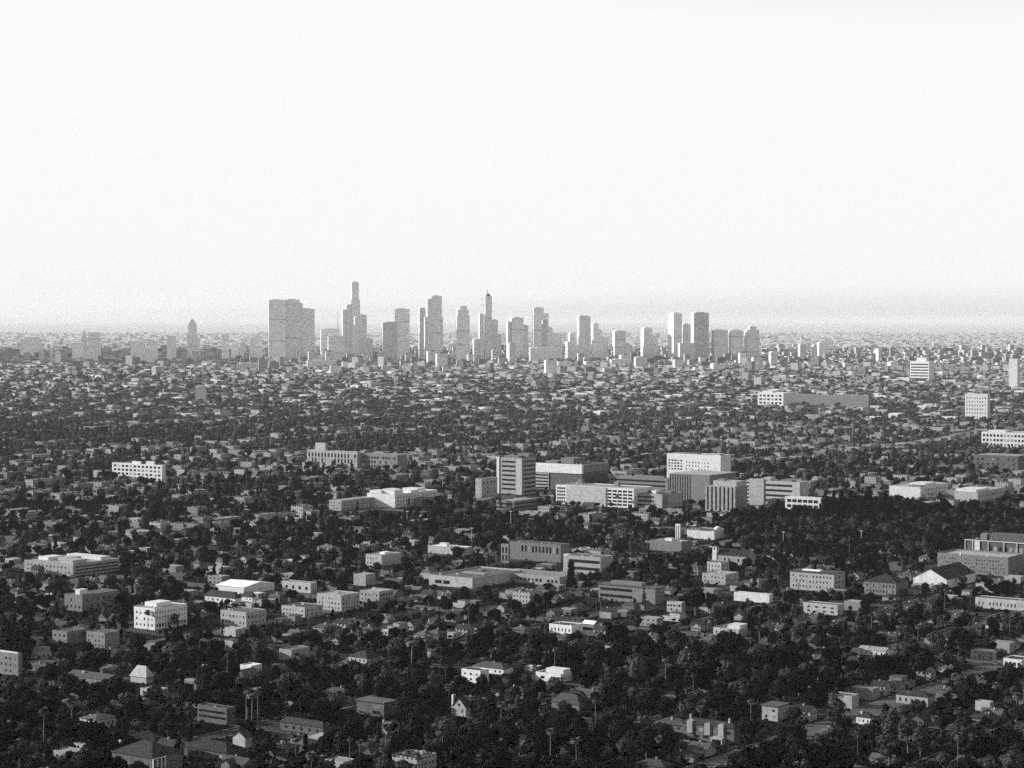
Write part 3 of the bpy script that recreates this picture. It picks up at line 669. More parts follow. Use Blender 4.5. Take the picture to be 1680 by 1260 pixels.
B('low_building', 'building', 'broad cream hall with a bumpy white roof among dark trees, centre left', 'bumpy roofed hall', 626, 930, 600, 658, 912, 'cream', roofmat='roof_pale', extras=[(U, .4, .7, .4, .7, 2, 'roof_white')], win=[('N', 'small', 2, 5)], keep=(600, 902, 658, 924))
B('low_building', 'building', 'low white roofed building with a small hut on top left of the brick school', 'white roofed hut building', 760, 912, 702, 776, 900, 'cream', roofmat='roof_white', extras=[(U, .28, .48, .2, .5, 3.5, 'white')], keep=(702, 893, 776, 906))
B('apartment_building', 'apartments', 'long cream complex with many rooftop boxes at the left edge above tall palms', 'cream rooftop box complex', 120, 946, 40, 196, 927, 'cream', roofmat='roof_pale', win=[('N', 'small', 2, 12), ('W', 'band', 3, 1)], extras=[(U, .1, .3, .2, .5, 3, 'white'), (U, .4, .6, .3, .6, 3, 'cream'), (U, .65, .9, .1, .4, 3, 'cream'), (U, .2, .9, .7, .9, 3, 'white')], keep=(40, 914, 196, 940))
B('apartment_building', 'apartments', 'dark brick apartment pair with one pale windowed face below the large white hotel', 'brick apartment pair', 172, 1066, 142, 196, 1040, 'grey', roofmat='roof_mid', win=[('N', 'small', 3, 5)], keep=(142, 1032, 196, 1062))
B('apartment_building', 'apartments', 'dark brick block left of the brick apartment pair with a pale sliver of front', 'dark brick block', 110, 1058, 86, 142, 1038, 'brick', roofmat='roof_mid', win=[('N', 'small', 2, 3)], keep=(86, 1032, 142, 1054))
B('apartment_building', 'apartments', 'grey three storey block with a white roof band at the left edge beside black cypresses', 'grey left edge block', 30, 1110, -10, 36, 1074, 'grey', roofmat='roof_pale', win=[('N', 'small', 3, 5)], extras=[('roof_band', .0, .98, .0, .1, 1.5, 'white')], keep=(0, 1062, 36, 1104))
B('apartment_building', 'apartments', 'dim apartment building with one bright stair bay left of the large white hotel', 'bright bayed apartments', 135, 1004, 106, 196, 978, 'grey', roofmat='roof_mid', win=[('N', 'small', 2, 4), ('W', 'small', 2, 6)], extras=[('roof_hut', .4, .65, .1, .3, 4, 'white')], keep=(118, 964, 196, 1000))
# near houses with their own looks
B('house', 'house', 'small bright white flat roofed house glowing in the dark trees, lower left', 'bright white little house', 412, 1110, 394, 430, 1094, 'white', roofmat='roof_white', win=[('N', 'small', 1, 3), ('W', 'small', 1, 3)], keep=(392, 1086, 432, 1104))
r_, W, D, h = B('house', 'house', 'white modern two level house with a boxy upper storey and one square window, bottom centre', 'white modern house', 920, 1121, 879, 952, 1108, 'white', roofmat='roof_mid', D=13, win=[('N', 'small', 1, 2), ('W', 'small', 1, 5)], extras=[('upper_storey', .28, .97, .3, .95, 2.7, 'white')], keep=(879, 1086, 950, 1124))
B('house', 'house', 'long white single storey house under a dark hipped roof left of the white modern house', 'long white hipped house', 826, 1108, 776, 842, 1098, 'white', roof='hip', roofmat='tile', rise=3, win=[('N', 'small', 1, 6)], keep=(774, 1086, 842, 1106))
B('house', 'house', 'white two storey house with a flat terrace in front of the long white hipped house', 'white terrace house', 788, 1122, 757, 802, 1102, 'white', roofmat='roof_mid', win=[('N', 'small', 2, 3)], keep=(757, 1098, 802, 1118))
r_, W, D, h = B('house', 'house', 'narrow steep gabled pale cottage with a tall white chimney, bottom centre', 'steep gabled cottage', 764, 1176, 742, 772, 1160, 'cream', roof='gableN', roofmat='roof_dark', rise=5.0, win=[('N', 'small', 1, 2)], keep=(742, 1138, 768, 1174))
k = MB(); k.box(-W / 2 - .9, -W / 2 - .02, -D / 2 + .5, -D / 2 + 2, 0, h + 6); k.box(-W / 2 - 1, -W / 2 + .1, -D / 2 + .4, -D / 2 + 2.1, h + 6, h + 6.4); part('chimney', k, 'white', r_); ubox('gable_window', 'glass', r_, (0, -D / 2, h + .9), (1.6, .14, 1.5))
B('house', 'house', 'house with a large mid grey hipped tile roof sloping right, below the white modern house', 'large tile hipped house', 950, 1166, 905, 962, 1157, 'stucco', roof='hip', roofmat='roof_mid', rise=5.5, keep=(903, 1138, 958, 1160), chimney=1)
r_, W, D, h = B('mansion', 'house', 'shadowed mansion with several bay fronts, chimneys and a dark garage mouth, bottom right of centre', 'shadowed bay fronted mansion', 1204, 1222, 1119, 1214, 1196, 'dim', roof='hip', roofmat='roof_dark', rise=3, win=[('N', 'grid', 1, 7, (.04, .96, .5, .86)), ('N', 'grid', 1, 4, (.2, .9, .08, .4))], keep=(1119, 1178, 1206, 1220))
for f, hh in ((.16, 3.2), (.5, 2.2), (.76, 2.6)):
    k = MB(); k.box(-W / 2 + W * f - 1.8, -W / 2 + W * f + 1.8, -D / 2 - .9, -D / 2 + 1.5, h * .45, h + hh * .5); k.gable_end(-W / 2 + W * f - 1.8, -W / 2 + W * f + 1.8, -D / 2 - .9, -D / 2 + 1.5, h + hh * .5, 1.2, 'y'); part('bay_front', k, 'cream', r_)
k = MB(); k.box(-W / 2 + W * .1, -W / 2 + W * .1 + 1, -1, 0, h, h + 5); part('chimney', k, 'cream', r_)
k = MB(); k.box(-W / 2 + W * .85, -W / 2 + W * .85 + 1, -1, 0, h, h + 5); part('chimney', k, 'cream', r_)
k = MB(); k.box(W * .12, W * .34, -D / 2 - 4, -D / 2 - .01, 0, h * .42); gp = part('garage', k, 'cream', r_); ubox('garage_door', 'glass', gp, (W * .23, -D / 2 - 4, h * .17), (W * .17, .15, h * .3))
k = MB(); k.box(-W * .62, W * .1, -D / 2 - 7.2, -D / 2 - 6.8, 0, 1.3); part('garden_wall', k, 'grey', r_)
B('house', 'house', 'house showing one bright tapering end wall with two windows under a flat grey roof line', 'bright end walled house', 1276, 1184, 1250, 1300, 1160, 'cream', roof='slab', roofmat='roof_mid', D=14, win=[('N', 'small', 2, 2)], keep=(1250, 1154, 1278, 1182))
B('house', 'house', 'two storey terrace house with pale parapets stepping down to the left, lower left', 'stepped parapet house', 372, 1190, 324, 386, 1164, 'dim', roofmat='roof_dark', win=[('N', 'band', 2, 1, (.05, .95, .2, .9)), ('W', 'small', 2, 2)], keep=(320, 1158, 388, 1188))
B('house', 'house', 'white low house with a dark roof and small chimney at lower left beside tall palms', 'white low left house', 158, 1198, 131, 190, 1182, 'white', roof='hip', roofmat='roof_mid', rise=2.4, win=[('N', 'small', 1, 3), ('W', 'small', 1, 4)], chimney=1.5, keep=(130, 1172, 190, 1194))
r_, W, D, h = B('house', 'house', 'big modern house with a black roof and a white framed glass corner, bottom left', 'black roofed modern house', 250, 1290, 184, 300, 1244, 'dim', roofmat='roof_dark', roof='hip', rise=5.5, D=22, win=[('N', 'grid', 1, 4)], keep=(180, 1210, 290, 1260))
k = MB()
for f in (.0, .33, .66, .96): k.box(W / 2 + .1, W / 2 + .8, -D / 2 + 9 * f, -D / 2 + 9 * f + .5, 0, h)
for f in (.0, .45, .96): k.box(W / 2 + .82, W / 2 + 1.1, -D / 2, -D / 2 + 9.2, h * f, h * f + .5)
part('white_frame', k, 'white', r_)
k = MB(); k.box(-W * .5 - .3, -W * .5 + 3.0, -D / 2 - .8, -D / 2 + 2, 0, h * .75); part('white_pier', k, 'cream', r_)
for f in (.15, .4, .62):
    k = MB(); k.box(W * (f - .5), W * (f - .5) + .9, 2, 3, h + .5, h + 1.5); part('vent', k, 'cream', r_)
B('house', 'house', 'long dark roofed house with a white gable end right of the black roofed modern house', 'dark roofed long house', 372, 1250, 300, 404, 1236, 'dim', roof='hip', roofmat='roof_dark', rise=4, win=[('N', 'small', 1, 5)], keep=(296, 1212, 404, 1248))
B('house', 'house', 'pale gabled house wall and roof at bottom left, right of the dark roofed long house', 'pale gabled end house', 402, 1228, 382, 414, 1210, 'cream', roof='gableN', roofmat='roof_mid', rise=3, keep=(382, 1202, 412, 1226))
B('house', 'house', 'dim cottage with a lit gabled front and dark window at bottom right', 'dim gabled front cottage', 1515, 1192, 1490, 1524, 1182, 'dim', roof='gableN', roofmat='roof_dark', rise=2.6, win=[('N', 'grid', 1, 3)], keep=(1488, 1174, 1518, 1190))
B('house', 'house', 'long pale fronted house under a low dark hipped roof, bottom right', 'pale fronted right house', 1522, 1160, 1470, 1534, 1144, 'cream', roof='hip', roofmat='roof_dark', rise=2.2, chimney=1.2, win=[('N', 'small', 1, 5)], keep=(1470, 1136, 1536, 1156))
B('house', 'house', 'small white house with two dark doors tucked right of the great conifer', 'small white doored house', 1428, 1190, 1405, 1434, 1178, 'white', roof='hip', roofmat='roof_dark', rise=3, chimney=3, win=[('N', 'small', 1, 3)], keep=(1405, 1166, 1432, 1187))
B('house', 'house', 'small flat pale house standing by itself at the far right bottom', 'small flat pale house', 1624, 1168, 1600, 1630, 1154, 'cream', roofmat='roof_pale', keep=(1598, 1152, 1626, 1166))
B('house', 'house', 'white ridged house with two small bright dormers and chimney in the right woods', 'white ridged wood house', 1452, 1078, 1408, 1462, 1069, 'white', roof='gable', roofmat='roof_pale', chimney=2, rise=2, win=[('N', 'small', 1, 5)], keep=(1408, 1062, 1456, 1074))
B('house', 'house', 'bright angular white house cut by the right edge above dark woods', 'angular right edge house', 1676, 1098, 1646, 1690, 1084, 'white', roofmat='roof_dark', win=[('N', 'grid', 1, 4)], keep=(1646, 1080, 1680, 1096))
B('house', 'house', 'pale stepped house with a white upper box right of the bright flat villa', 'pale stepped house', 1212, 1046, 1170, 1232, 1034, 'cream', roofmat='roof_mid', extras=[('upper_storey', .5, .95, .2, .8, 3, 'white')], win=[('N', 'small', 1, 5)], keep=(1170, 1024, 1232, 1042))
B('house', 'house', 'bright flat villa with a dark windowed front and white bay, centre right', 'bright flat villa', 938, 1042, 901, 956, 1028, 'white', roofmat='roof_mid', win=[('N', 'small', 1, 6)], keep=(901, 1024, 956, 1038))
B('house', 'house', 'house with a glaring white little roof just right of the bright flat villa', 'glaring white roof house', 974, 1030, 956, 982, 1024, 'grey', roof='gable', roofmat='roof_white', rise=2, keep=(955, 1017, 982, 1028))
B('house', 'house', 'house with a dark hipped roof and white eaves amid palms, left of centre', 'dark hipped white eaved house', 602, 1090, 572, 624, 1080, 'cream', roof='hip', roofmat='roof_dark', rise=4, win=[('N', 'small', 1, 4)], keep=(572, 1068, 624, 1090))
B('house', 'house', 'grey boxy house with one bright blank wall left of the dark hipped white eaved house', 'blank walled grey house', 478, 1084, 458, 508, 1068, 'cream', roofmat='roof_mid', keep=(458, 1062, 508, 1082))
B('house', 'house', 'house with an open dark veranda under a thin pale flat roof, bottom left of centre', 'dark veranda house', 630, 1178, 585, 640, 1154, 'dim', roofmat='roof_mid', roof='slab', D=12, win=[('N', 'grid', 2, 2)], keep=(585, 1142, 640, 1176))
B('house', 'house', 'dim pale front house half hid by palms at the bottom left of centre', 'dim palm fronted house', 530, 1208, 460, 540, 1194, 'dim', roof='hip', roofmat='roof_dark', rise=3, win=[('N', 'small', 1, 5)], keep=(462, 1188, 530, 1204))
B('house', 'house', 'pale pyramid roofed house among the dark trees in the lower left', 'pale pyramid roofed house', 240, 1122, 214, 252, 1112, 'cream', roof='hip', roofmat='roof_pale', rise=7, keep=(214, 1096, 250, 1120))
B('house', 'house', 'low house with a pale roof and white chimneys left of the pale pyramid roofed house', 'chimneyed low house', 176, 1126, 110, 200, 1116, 'grey', roof='gable', roofmat='roof_mid', rise=2.5, chimney=3, keep=(112, 1110, 200, 1122))
# ---------------------------------------------------------------- downtown towers
def tower(label, short, segs, dist, wall='tower_grid', a=-10, depth=38, crown=None, name='skyscraper', cat='skyscraper'):
    """segs: picture (left, right, top) of each volume, first is the main shaft"""
    if segs[0][0] < 900: a += 1.8
    xs0, xs1 = min(s[0] for s in segs), max(s[1] for s in segs)
    y = dist; cx = (segs[0][0] + segs[0][1]) / 2
    p = at_dist(cx, 600, y); zb = ground_z(p.x, y)
    root = thing(name, cat, (p.x, y, zb - 1), -rad(a), label, None, None, short)
    sc_ = y / F_PX
    for i, s in enumerate(segs):
        x0, x1, yt = s[:3]; mt = s[3] if len(s) > 3 else wall; dd = s[4] if len(s) > 4 else depth
        th = math.atan((x0 - 840) / F_PX) - rad(a)
        wpx = (x1 - x0) * sc_
        lit = max(0, math.sin(th)) * dd
        w = max(4, (wpx - min(lit, wpx * .45)) / math.cos(rad(a)))
        dd = min(dd, wpx * .45 / max(.02, math.sin(th))) if math.sin(th) > .02 else dd
        zt = at_dist(cx, yt, y).z - zb + 1
        b = MB(); o = 1.3 * i
        # x position: the right front edge sits at picture x1
        xr = (x1 - cx) * sc_
        lx1 = xr / math.cos(rad(a)); lx0 = lx1 - w
        ins = s[5] if len(s) > 5 else 0
        if ins: b.frustum((lx0 + lx1) / 2, o + dd / 2, 0, zt, w, dd, w * ins, dd * ins)
        else: b.box(lx0, lx1, o, o + dd, 0, zt)
        if not ins and w > 14: b.box(lx0 + w * .2, lx1 - w * .25, o + dd * .25, o + dd * .75, zt, zt + 3.5)
        part('shaft' if i == 0 else 'wing', b, mt, root)
        if i == 0: top = (lx0, lx1, o, dd, zt)
    lx0, lx1, o, dd, zt = top
    if zt > 110 and len(wall) > 6 and (lx1 - lx0) > 20:
        for f_ in ((R.uniform(.3, .45), R.uniform(.6, .8)) if len(label) % 2 else (R.uniform(.4, .9),)):
            b = MB(); b.box(lx0 - .5, lx1 + .5, o - .5, o + dd + .5, zt * f_, zt * f_ + 5); part('mechanical_floor', b, 'mech', root)
    if crown: crown(root, *top)
    FOOT.append((p.x, y, Vector((-1, 0, 0)), 60, 60))
    return root
def mast(h, r=.8, f=.5):
    def fn(root, x0, x1, o, dd, zt):
        k = MB(); k.tube([(x0 + (x1 - x0) * f, o + dd / 2, zt), (x0 + (x1 - x0) * f, o + dd / 2, zt + h)], [r, r * .5], 5); part('mast', k, 'grey', root)
    return fn
def cap(fr, h):
    def fn(root, x0, x1, o, dd, zt):
        k = MB(); w = (x1 - x0); k.frustum((x0 + x1) / 2, o + dd / 2, zt, zt + h, w * .96, dd * .96, w * fr, dd * fr); part('crown', k, 'tower_grid', root)
    return fn
def crane_crown(root, x0, x1, o, dd, zt):
    k = MB(); c = (x0 + x1) / 2
    k.frustum(c, o + dd / 2, zt, zt + 12, (x1 - x0) * .8, dd * .8, (x1 - x0) * .25, dd * .3)
    k.tube([(c - 3, o + 5, zt), (c - 4, o + 5, zt + 22), (c - 7, o + 5, zt + 29), (c - 12, o + 5, zt + 31)], [1.6, 1.4, 1.2, .6], 5)
    part('crown', k, 'grey', root)
    for zz in (-12, -40):
        k = MB(); k.box(x0 - 22, x0 - .01, o + 2, o + 3.2, zt + zz, zt + zz + 1.4); k.box(x0 - 9, x0 - 8, o + 2.1, o + 3.1, zt + zz - 14, zt + zz - .01); part('crane_arm', k, 'grey', root)
T = tower
T('grey twin slab skyscraper with a flat top, leftmost of the downtown cluster', 'leftmost downtown slab', [(441, 467, 492)], 9000, 'tower_dark')
T('wide grey skyscraper stepping down to the right beside the leftmost downtown slab', 'wide stepped downtown slab', [(467, 492, 491.5), (467, 476, 498), (490, 497, 498), (492, 516, 507)], 9050, 'tower_dark')
T('dark low tower with an overhanging roof and a thin antenna, behind the pale gridded block', 'antenna tower', [(526, 557, 540, 'tower_dark')], 9300, crown=mast(78, 1.4, .93))
T('pale gridded block with a white roof edge in front of the antenna tower', 'pale gridded downtown block', [(538, 565, 551, 'tower_pale')], 8900)
T('tallest skyscraper of the skyline with a narrow flat crown over stepped shoulders', 'tallest skyscraper', [(577, 589, 463, 'tower_grid', 22), (579, 593, 515), (577, 591, 492), (575, 581, 491), (568, 580, 500), (562, 578, 508), (591, 602, 517), (598, 612, 556)], 9200)
T('small pale tower at the foot of the tallest skyscraper', 'pale tower under the tallest', [(581, 590, 520, 'tower_pale'), (584, 600, 545)], 8950)
T('light grey flat tower just left of a dark flat topped one', 'light grey flat tower', [(627, 652, 529, 'tower_band')], 8900)
T('dark flat topped tower behind the light grey flat tower', 'dark flat topped tower', [(646, 672, 507, 'tower_dark')], 9150)
T('vertically striped slim tower left of the broad flared skyscraper', 'slim striped tower', [(687, 698, 506, 'tower_rib')], 9200)
T('broad grey skyscraper flaring slightly to its base with a notched left shoulder', 'broad flared skyscraper', [(706, 725, 485.5, 'tower_dark', 40), (700, 724, 490, 'tower_dark', 36), (696, 727, 520, 'tower_dark', 30)], 9000)
T('bullet shaped tower with a rounded crown standing apart near the centre', 'bullet shaped tower', [(748, 771, 518, 'tower_dark', 32, .97), (749, 770, 508, 'tower_dark', 30, .9), (753, 767, 502, 'tower_dark', 26, .9)], 9100)
T('tower under construction with crane arms and a hooked top, stepped at both sides', 'hook topped tower', [(795, 807, 486, 'tower_grid', 22), (785, 794, 515), (805, 817, 525), (812, 823, 549), (776, 790, 556)], 9250, crown=crane_crown)
T('stepped dark tower with a bright left face right of the hook topped tower', 'bright sided stepped tower', [(836, 859, 521, 'tower_dark', 60), (831, 838, 527, 'tower_pale'), (856, 867, 534)], 9000)
T('thick dark tower with a pale crown block and white lower inset', 'pale crowned thick tower', [(873, 900, 514, 'tower_dark'), (874, 892, 505, 'tower_pale', 30), (898, 907, 538), (904, 923, 549)], 9200)
T('white inset slab at the front of the pale crowned thick tower', 'white inset slab', [(889, 898, 525, 'white', 18)], 9000)
T('small block between the pale crowned tower and the slim banded pair', 'small centre right block', [(932, 943, 547), (928, 960, 560, 'tower_dark')], 9100)
T('slim vertical tower with a lighter right half, right of the small centre right block', 'slim two toned tower', [(947, 960, 518, 'tower_dark'), (956, 969, 519, 'tower_grid')], 9000)
T('stepped grey tower descending to the right of the slim two toned tower', 'descending stepped tower', [(970, 982, 531, 'tower_dark'), (972, 988, 541, 'tower_dark'), (984, 998, 555)], 9100)
T('isolated square dark tower with low buildings trailing to its right', 'isolated square tower', [(1005, 1027, 543, 'tower_dark'), (1022, 1038, 566)], 9050)
T('short tower with a white left edge stepping down right, right centre skyline', 'white edged short tower', [(1051, 1070, 538, 'tower_grid', 60), (1066, 1080, 551)], 9150)
T('left one of two bright faced towers, its broad left face brilliant white', 'brilliant white faced tower', [(1096, 1119, 514, 'tower_pale', 95)], 9100)
T('plain grey tower tucked behind the brilliant white faced tower', 'plain tucked tower', [(1116, 1133, 532, 'tower_grid')], 9350)
T('right one of two bright faced towers, tall and grey with a banded top', 'banded topped bright edged tower', [(1133, 1163, 513, 'tower_band', 52)], 9000)
T('low dark podium with a bright roof under the two bright faced towers', 'bright roofed podium', [(1112, 1140, 563, 'white', 30)], 8900)
T('first of three equal dark towers at right downtown, with a white left edge', 'first equal dark tower', [(1167, 1194, 542, 'tower_dark', 50)], 9000)
T('middle one of three equal dark towers at the right end of downtown', 'middle equal dark tower', [(1195, 1219, 542, 'tower_dark', 40)], 9020)
T('last of three equal dark towers with a raised centre at the right end of downtown', 'last equal dark tower', [(1221, 1246, 541, 'tower_dark', 36), (1227, 1241, 536, 'tower_dark', 24)], 9040)
T('pointed tiered tower standing alone on the left skyline', 'pointed left tower', [(309, 323, 533, 'tower_grid', 30), (307, 314, 545), (320, 328, 556)], 9600, crown=cap(.25, 26))
T('wide dark flat block at the left end of the skyline', 'wide dark left block', [(34, 68, 556, 'tower_dark'), (42, 64, 553, 'tower_dark')], 9800, name='office_tower', cat='office')
T('small pyramid capped white tower on the left skyline', 'pyramid capped tower', [(134, 143, 554, 'tower_pale', 25)], 9900, crown=cap(.08, 38), name='office_tower', cat='office')
T('pale squarish block right of the pyramid capped tower', 'pale squarish skyline block', [(145, 165, 546, 'tower_grid')], 10200, name='office_tower', cat='office')
T('wide dark office slab with a raised middle on the left skyline', 'wide dark office slab', [(215, 258, 559, 'tower_dark'), (230, 252, 557, 'tower_dark')], 8700, name='office_tower', cat='office')
T('pale block in front of the wide dark office slab', 'pale block before the dark slab', [(239, 253, 571, 'tower_pale')], 8500, name='office_tower', cat='office')
T('thin white tower between the dark office slab and the pointed tower', 'thin white left tower', [(274, 289, 551, 'tower_pale', 60)], 9400, name='office_tower', cat='office')
T('grey upright block right of the pointed tower', 'grey upright block', [(364, 376, 548, 'tower_dark')], 9200, name='office_tower', cat='office')
T('pair of joined grey blocks just left of the downtown cluster', 'joined grey blocks', [(416, 430, 551, 'tower_dark'), (410, 417, 554, 'tower_grid')], 9200, name='office_tower', cat='office')
T('pale block with a white edge between the grey upright block and the joined grey blocks', 'white edged pale block', [(394, 403, 560, 'tower_pale', 60), (380, 392, 563)], 9300, name='office_tower', cat='office')
T('white framed low block just under the left skyline', 'white framed low block', [(389, 424, 597, 'white', 30)], 7800, name='office_tower', cat='office')
T('dark low block under the pyramid capped tower', 'dark low block', [(119, 136, 562, 'tower_dark')], 9300, name='office_tower', cat='office')
for i, (x0, x1, yt, dd, w, lb, sh) in enumerate([
  (64, 71, 573, 8300, 'white', 'white upright block under the wide dark left block', 'white upright left block'),
  (82, 86, 573, 8350, 'white', 'very thin white block right of the white upright block, left skyline', 'very thin white block'),
  (90, 99, 578, 8300, 'tower_pale', 'pale stub block right of the very thin white block', 'pale stub block'),
  (138, 160, 577, 8600, 'tower_pale', 'low pale block below the pale squarish skyline block', 'low pale left block'),
  (1233, 1252, 588, 8000, 'white', 'bright white box below the three equal dark towers', 'bright white box'),
  (1261, 1276, 578, 8300, 'tower_pale', 'white block with dark slots right of the bright white box', 'slotted white block'),
  (1309, 1323, 565, 9500, 'white', 'white box atop the right skyline, left one of a pair', 'left skyline white box'),
  (1331, 1341, 567, 9500, 'white', 'white box on the right skyline, right one of a pair', 'right skyline white box'),
  (1340, 1360, 562, 9900, 'tower_dark', 'grey block behind the pair of skyline white boxes', 'grey skyline block'),
  (1381, 1398, 597, 7800, 'white', 'white twin block in the haze right of downtown', 'white twin block'),
  (1362, 1376, 601, 7900, 'tower_pale', 'pale short block left of the white twin block', 'pale short block'),
  (1437, 1446, 572, 8800, 'white', 'small white pointed block on the right plain', 'small white pointed block'),
  (1540, 1556, 611, 7300, 'white', 'white cube right of the white banded mid rise', 'white cube'),
  (1456, 1474, 594, 7800, 'tower_grid', 'grey block left of the white banded mid rise', 'grey far right block'),
  (868, 922, 571, 8600, 'tower_pale', 'long pale low block beneath the pale crowned thick tower', 'long pale low block'),
  (834, 846, 563, 8500, 'white', 'white box beneath the bright sided stepped tower', 'white box under downtown'),
  (1040, 1062, 586, 8100, 'white', 'white block low in the middle under the white edged short tower', 'low white middle block'),
  (502, 552, 592, 8000, 'tower_pale', 'long pale block low under the antenna tower', 'long pale block under the antenna'),
  (1000, 1034, 590, 8200, 'tower_grid', 'broad grey low block under the isolated square tower', 'broad grey low block'),
  (320, 338, 634, 5900, 'white', 'tiny white block with a bright left face in the left middle plain', 'tiny white left block')]):
    T(lb, sh, [(x0, x1, yt, w, 30)], dd, name='office_tower', cat='office')
# ---------------------------------------------------------------- keep-clear bookkeeping
CELL = 4
KM = np.zeros((320, 430))
for x0, y0, x1, y1, dep in KEEP:
    a, b_, c_, d_ = int(max(0, x0) // CELL), int(max(0, y0) // CELL), int(min(1716, x1) // CELL) + 1, int(min(1276, y1) // CELL) + 1
    KM[b_:d_, a:c_] = np.maximum(KM[b_:d_, a:c_], dep)
def hides(x, y, z, r, h, slack=.82):
    px, py, dep = project((x, y, z))
    k = F_PX / dep
    a, c_ = int((px - r * k) // CELL), int((px + r * k) // CELL) + 1
    b_, d_ = int((py - h * slack * k) // CELL), int(py // CELL) + 1
    if c_ <= 0 or d_ <= 0 or a >= 430 or b_ >= 320: return False
    return KM[max(0, b_):d_, max(0, a):c_].max(initial=0) > dep - r
HOUSES = {}
def occupy(x, y, r): HOUSES.setdefault((int(x // 30), int(y // 30)), []).append((x, y, r))
def free(x, y, m=0.0):
    i, j = int(x // 30), int(y // 30)
    for di in (-1, 0, 1):
        for dj in (-1, 0, 1):
            for (a, b, r) in HOUSES.get((i + di, j + dj), ()):
                if (x - a) ** 2 + (y - b) ** 2 < (r + m) ** 2: return False
    return True
FT = {}
for f in FOOT:
    x, y, e, W, D = f; rr = math.hypot(W, D) / 2 + 45
    for i in range(int((x - rr) // 60), int((x + rr) // 60) + 1):
        for j in range(int((y - rr) // 60), int((y + rr) // 60) + 1): FT.setdefault((i, j), []).append(f)
def off_foot(x, y, m):
    for fx, fy, e, W, D in FT.get((int(x // 60), int(y // 60)), ()):
        dx, dy = x - fx, y - fy
        if abs(dx * e.x + dy * e.y) < W / 2 + m and abs(dx * -e.y + dy * e.x) < D / 2 + m: return False
    return True
def shades(x, y, h):
    """would a tree here throw its shadow over the front of a landmark?"""
    sx, sy = S_DIR.x, S_DIR.y; n = math.hypot(sx, sy); sx /= n; sy /= n
    for fx, fy, e, W, D in FT.get((int(x // 60), int(y // 60)), ()):
        dx, dy = x - fx, y - fy; al = dx * sx + dy * sy; ac = abs(dx * sy - dy * sx)
        if 0 < al < W / 2 + max(0, h - 3) / math.tan(SUN_EL) * .8 and ac < max(W, D) * .5 + 2 and fy < 2500: return True
    return False
def dens(x, y):
    return .5 + .5 * math.sin(x / 97 + 1.3 * math.sin(y / 131)) * math.cos(y / 83 + math.sin(x / 61))
def patch(x, y):
    """districts: 1 leafy, 0 built up"""
    v = math.sin(x / 260 + 2.1 * math.sin(y / 390 + .7)) + math.cos(y / 310 + 1.7 * math.sin(x / 330)) - .25 * sm(0, 600, x) * 2
    return min(1, max(0, .5 + .45 * v))
# ---------------------------------------------------------------- ordinary houses and apartment houses
def house_proto(kind, W, D, h, wall, roofm, rise=2.2, seed=0):
    r = random.Random(seed); x0, x1, y0, y1 = -W / 2, W / 2, -D / 2, D / 2
    w, q, ch = MB(), MB(), None
    w.box(x0, x1, y0, y1, -1, h)
    if kind in ('gx', 'L'): w.gable_end(x0, x1, y0, y1, h, rise - .02, 'x'); q.gable(x0, x1, y0, y1, h, rise, axis='x')
    if kind == 'gy': w.gable_end(x0, x1, y0, y1, h, rise - .02, 'y'); q.gable(x0, x1, y0, y1, h, rise, axis='y')
    if kind == 'hip': q.hip(x0, x1, y0, y1, h + .01, rise)
    if kind == 'L':
        a, b = x0 + W * .1, x0 + W * .5
        w.box(a, b, y0 - 4, y0 - .01, -1, h - .1); w.gable_end(a, b, y0 - 4, y0 - .01, h - .1, rise * .8, 'y'); q.gable(a, b, y0 - 4, y0 + D * .3, h - .1, rise * .82, axis='y')
    if kind in ('flat', 'step'):
        t = .3
        for bx in ((x0, x1, y0, y0 + t), (x0, x1, y1 - t, y1), (x0, x0 + t, y0 + t, y1 - t), (x1 - t, x1, y0 + t, y1 - t)): w.box(*bx, h, h + .5)
        q.box(x0 + .32, x1 - .32, y0 + .32, y1 - .32, h + .01, h + .1)
    if kind == 'step':
        w.box(x0 + W * .35, x1 - .5, y0 + 1.5, y1 - .5, h + .11, h + 2.9); q.box(x0 + W * .33, x1 - .2, y0 + 1.2, y1 - .2, h + 2.91, h + 3.1)
    ps = [('wall', w, wall), ('roof', q, roofm)]
    subs = []
    if kind in ('gx', 'hip', 'L', 'gy') and r.random() < .8:
        c = MB(); cx, cy = x0 + W * r.uniform(.15, .8), y0 + D * r.uniform(.25, .75); c.box(cx - .45, cx + .45, cy - .45, cy + .45, h - .2, h + rise + .8); subs.append(('chimney', c, 'cream'))
    wins = []
    nf = 2 if h > 5 else 1
    for f in range(nf):
        z = (h / nf) * (f + .55)
        for s in (.2, .5, .8):
            b = MB(); b.box(x0 + W * s - .7, x0 + W * s + .7, y0 - .09, y0 + .05, z - .7, z + .6); wins.append(('window', b, 'glass'))
        for s in (.3, .7):
            b = MB(); b.box(x1 - .05, x1 + .09, y0 + D * s - .6, y0 + D * s + .6, z - .7, z + .6); wins.append(('window', b, 'glass'))
    if kind == 'L': wins = [w_ for w_ in wins if w_[1].v[0][1] > y0 - .2][nf:]
    b = MB(); b.box(x0 + W * .62 - .5, x0 + W * .62 + .5, y0 - .12, y0 - .1, 0.2, 2.2); 
    meshes = [(n, m.mesh(n, mt)) for n, m, mt in ps]
    return dict(parts=meshes, subs=[(n, m.mesh(n, mt)) for n, m, mt in subs], wins=[(n, m.mesh(n, mt)) for n, m, mt in wins],
                whole=merge([(m, mt) for n, m, mt in ps + subs + wins], 'house_whole'), r=max(W, D) * .55, h=h + rise, W=W, D=D)
HP, HL = [], []
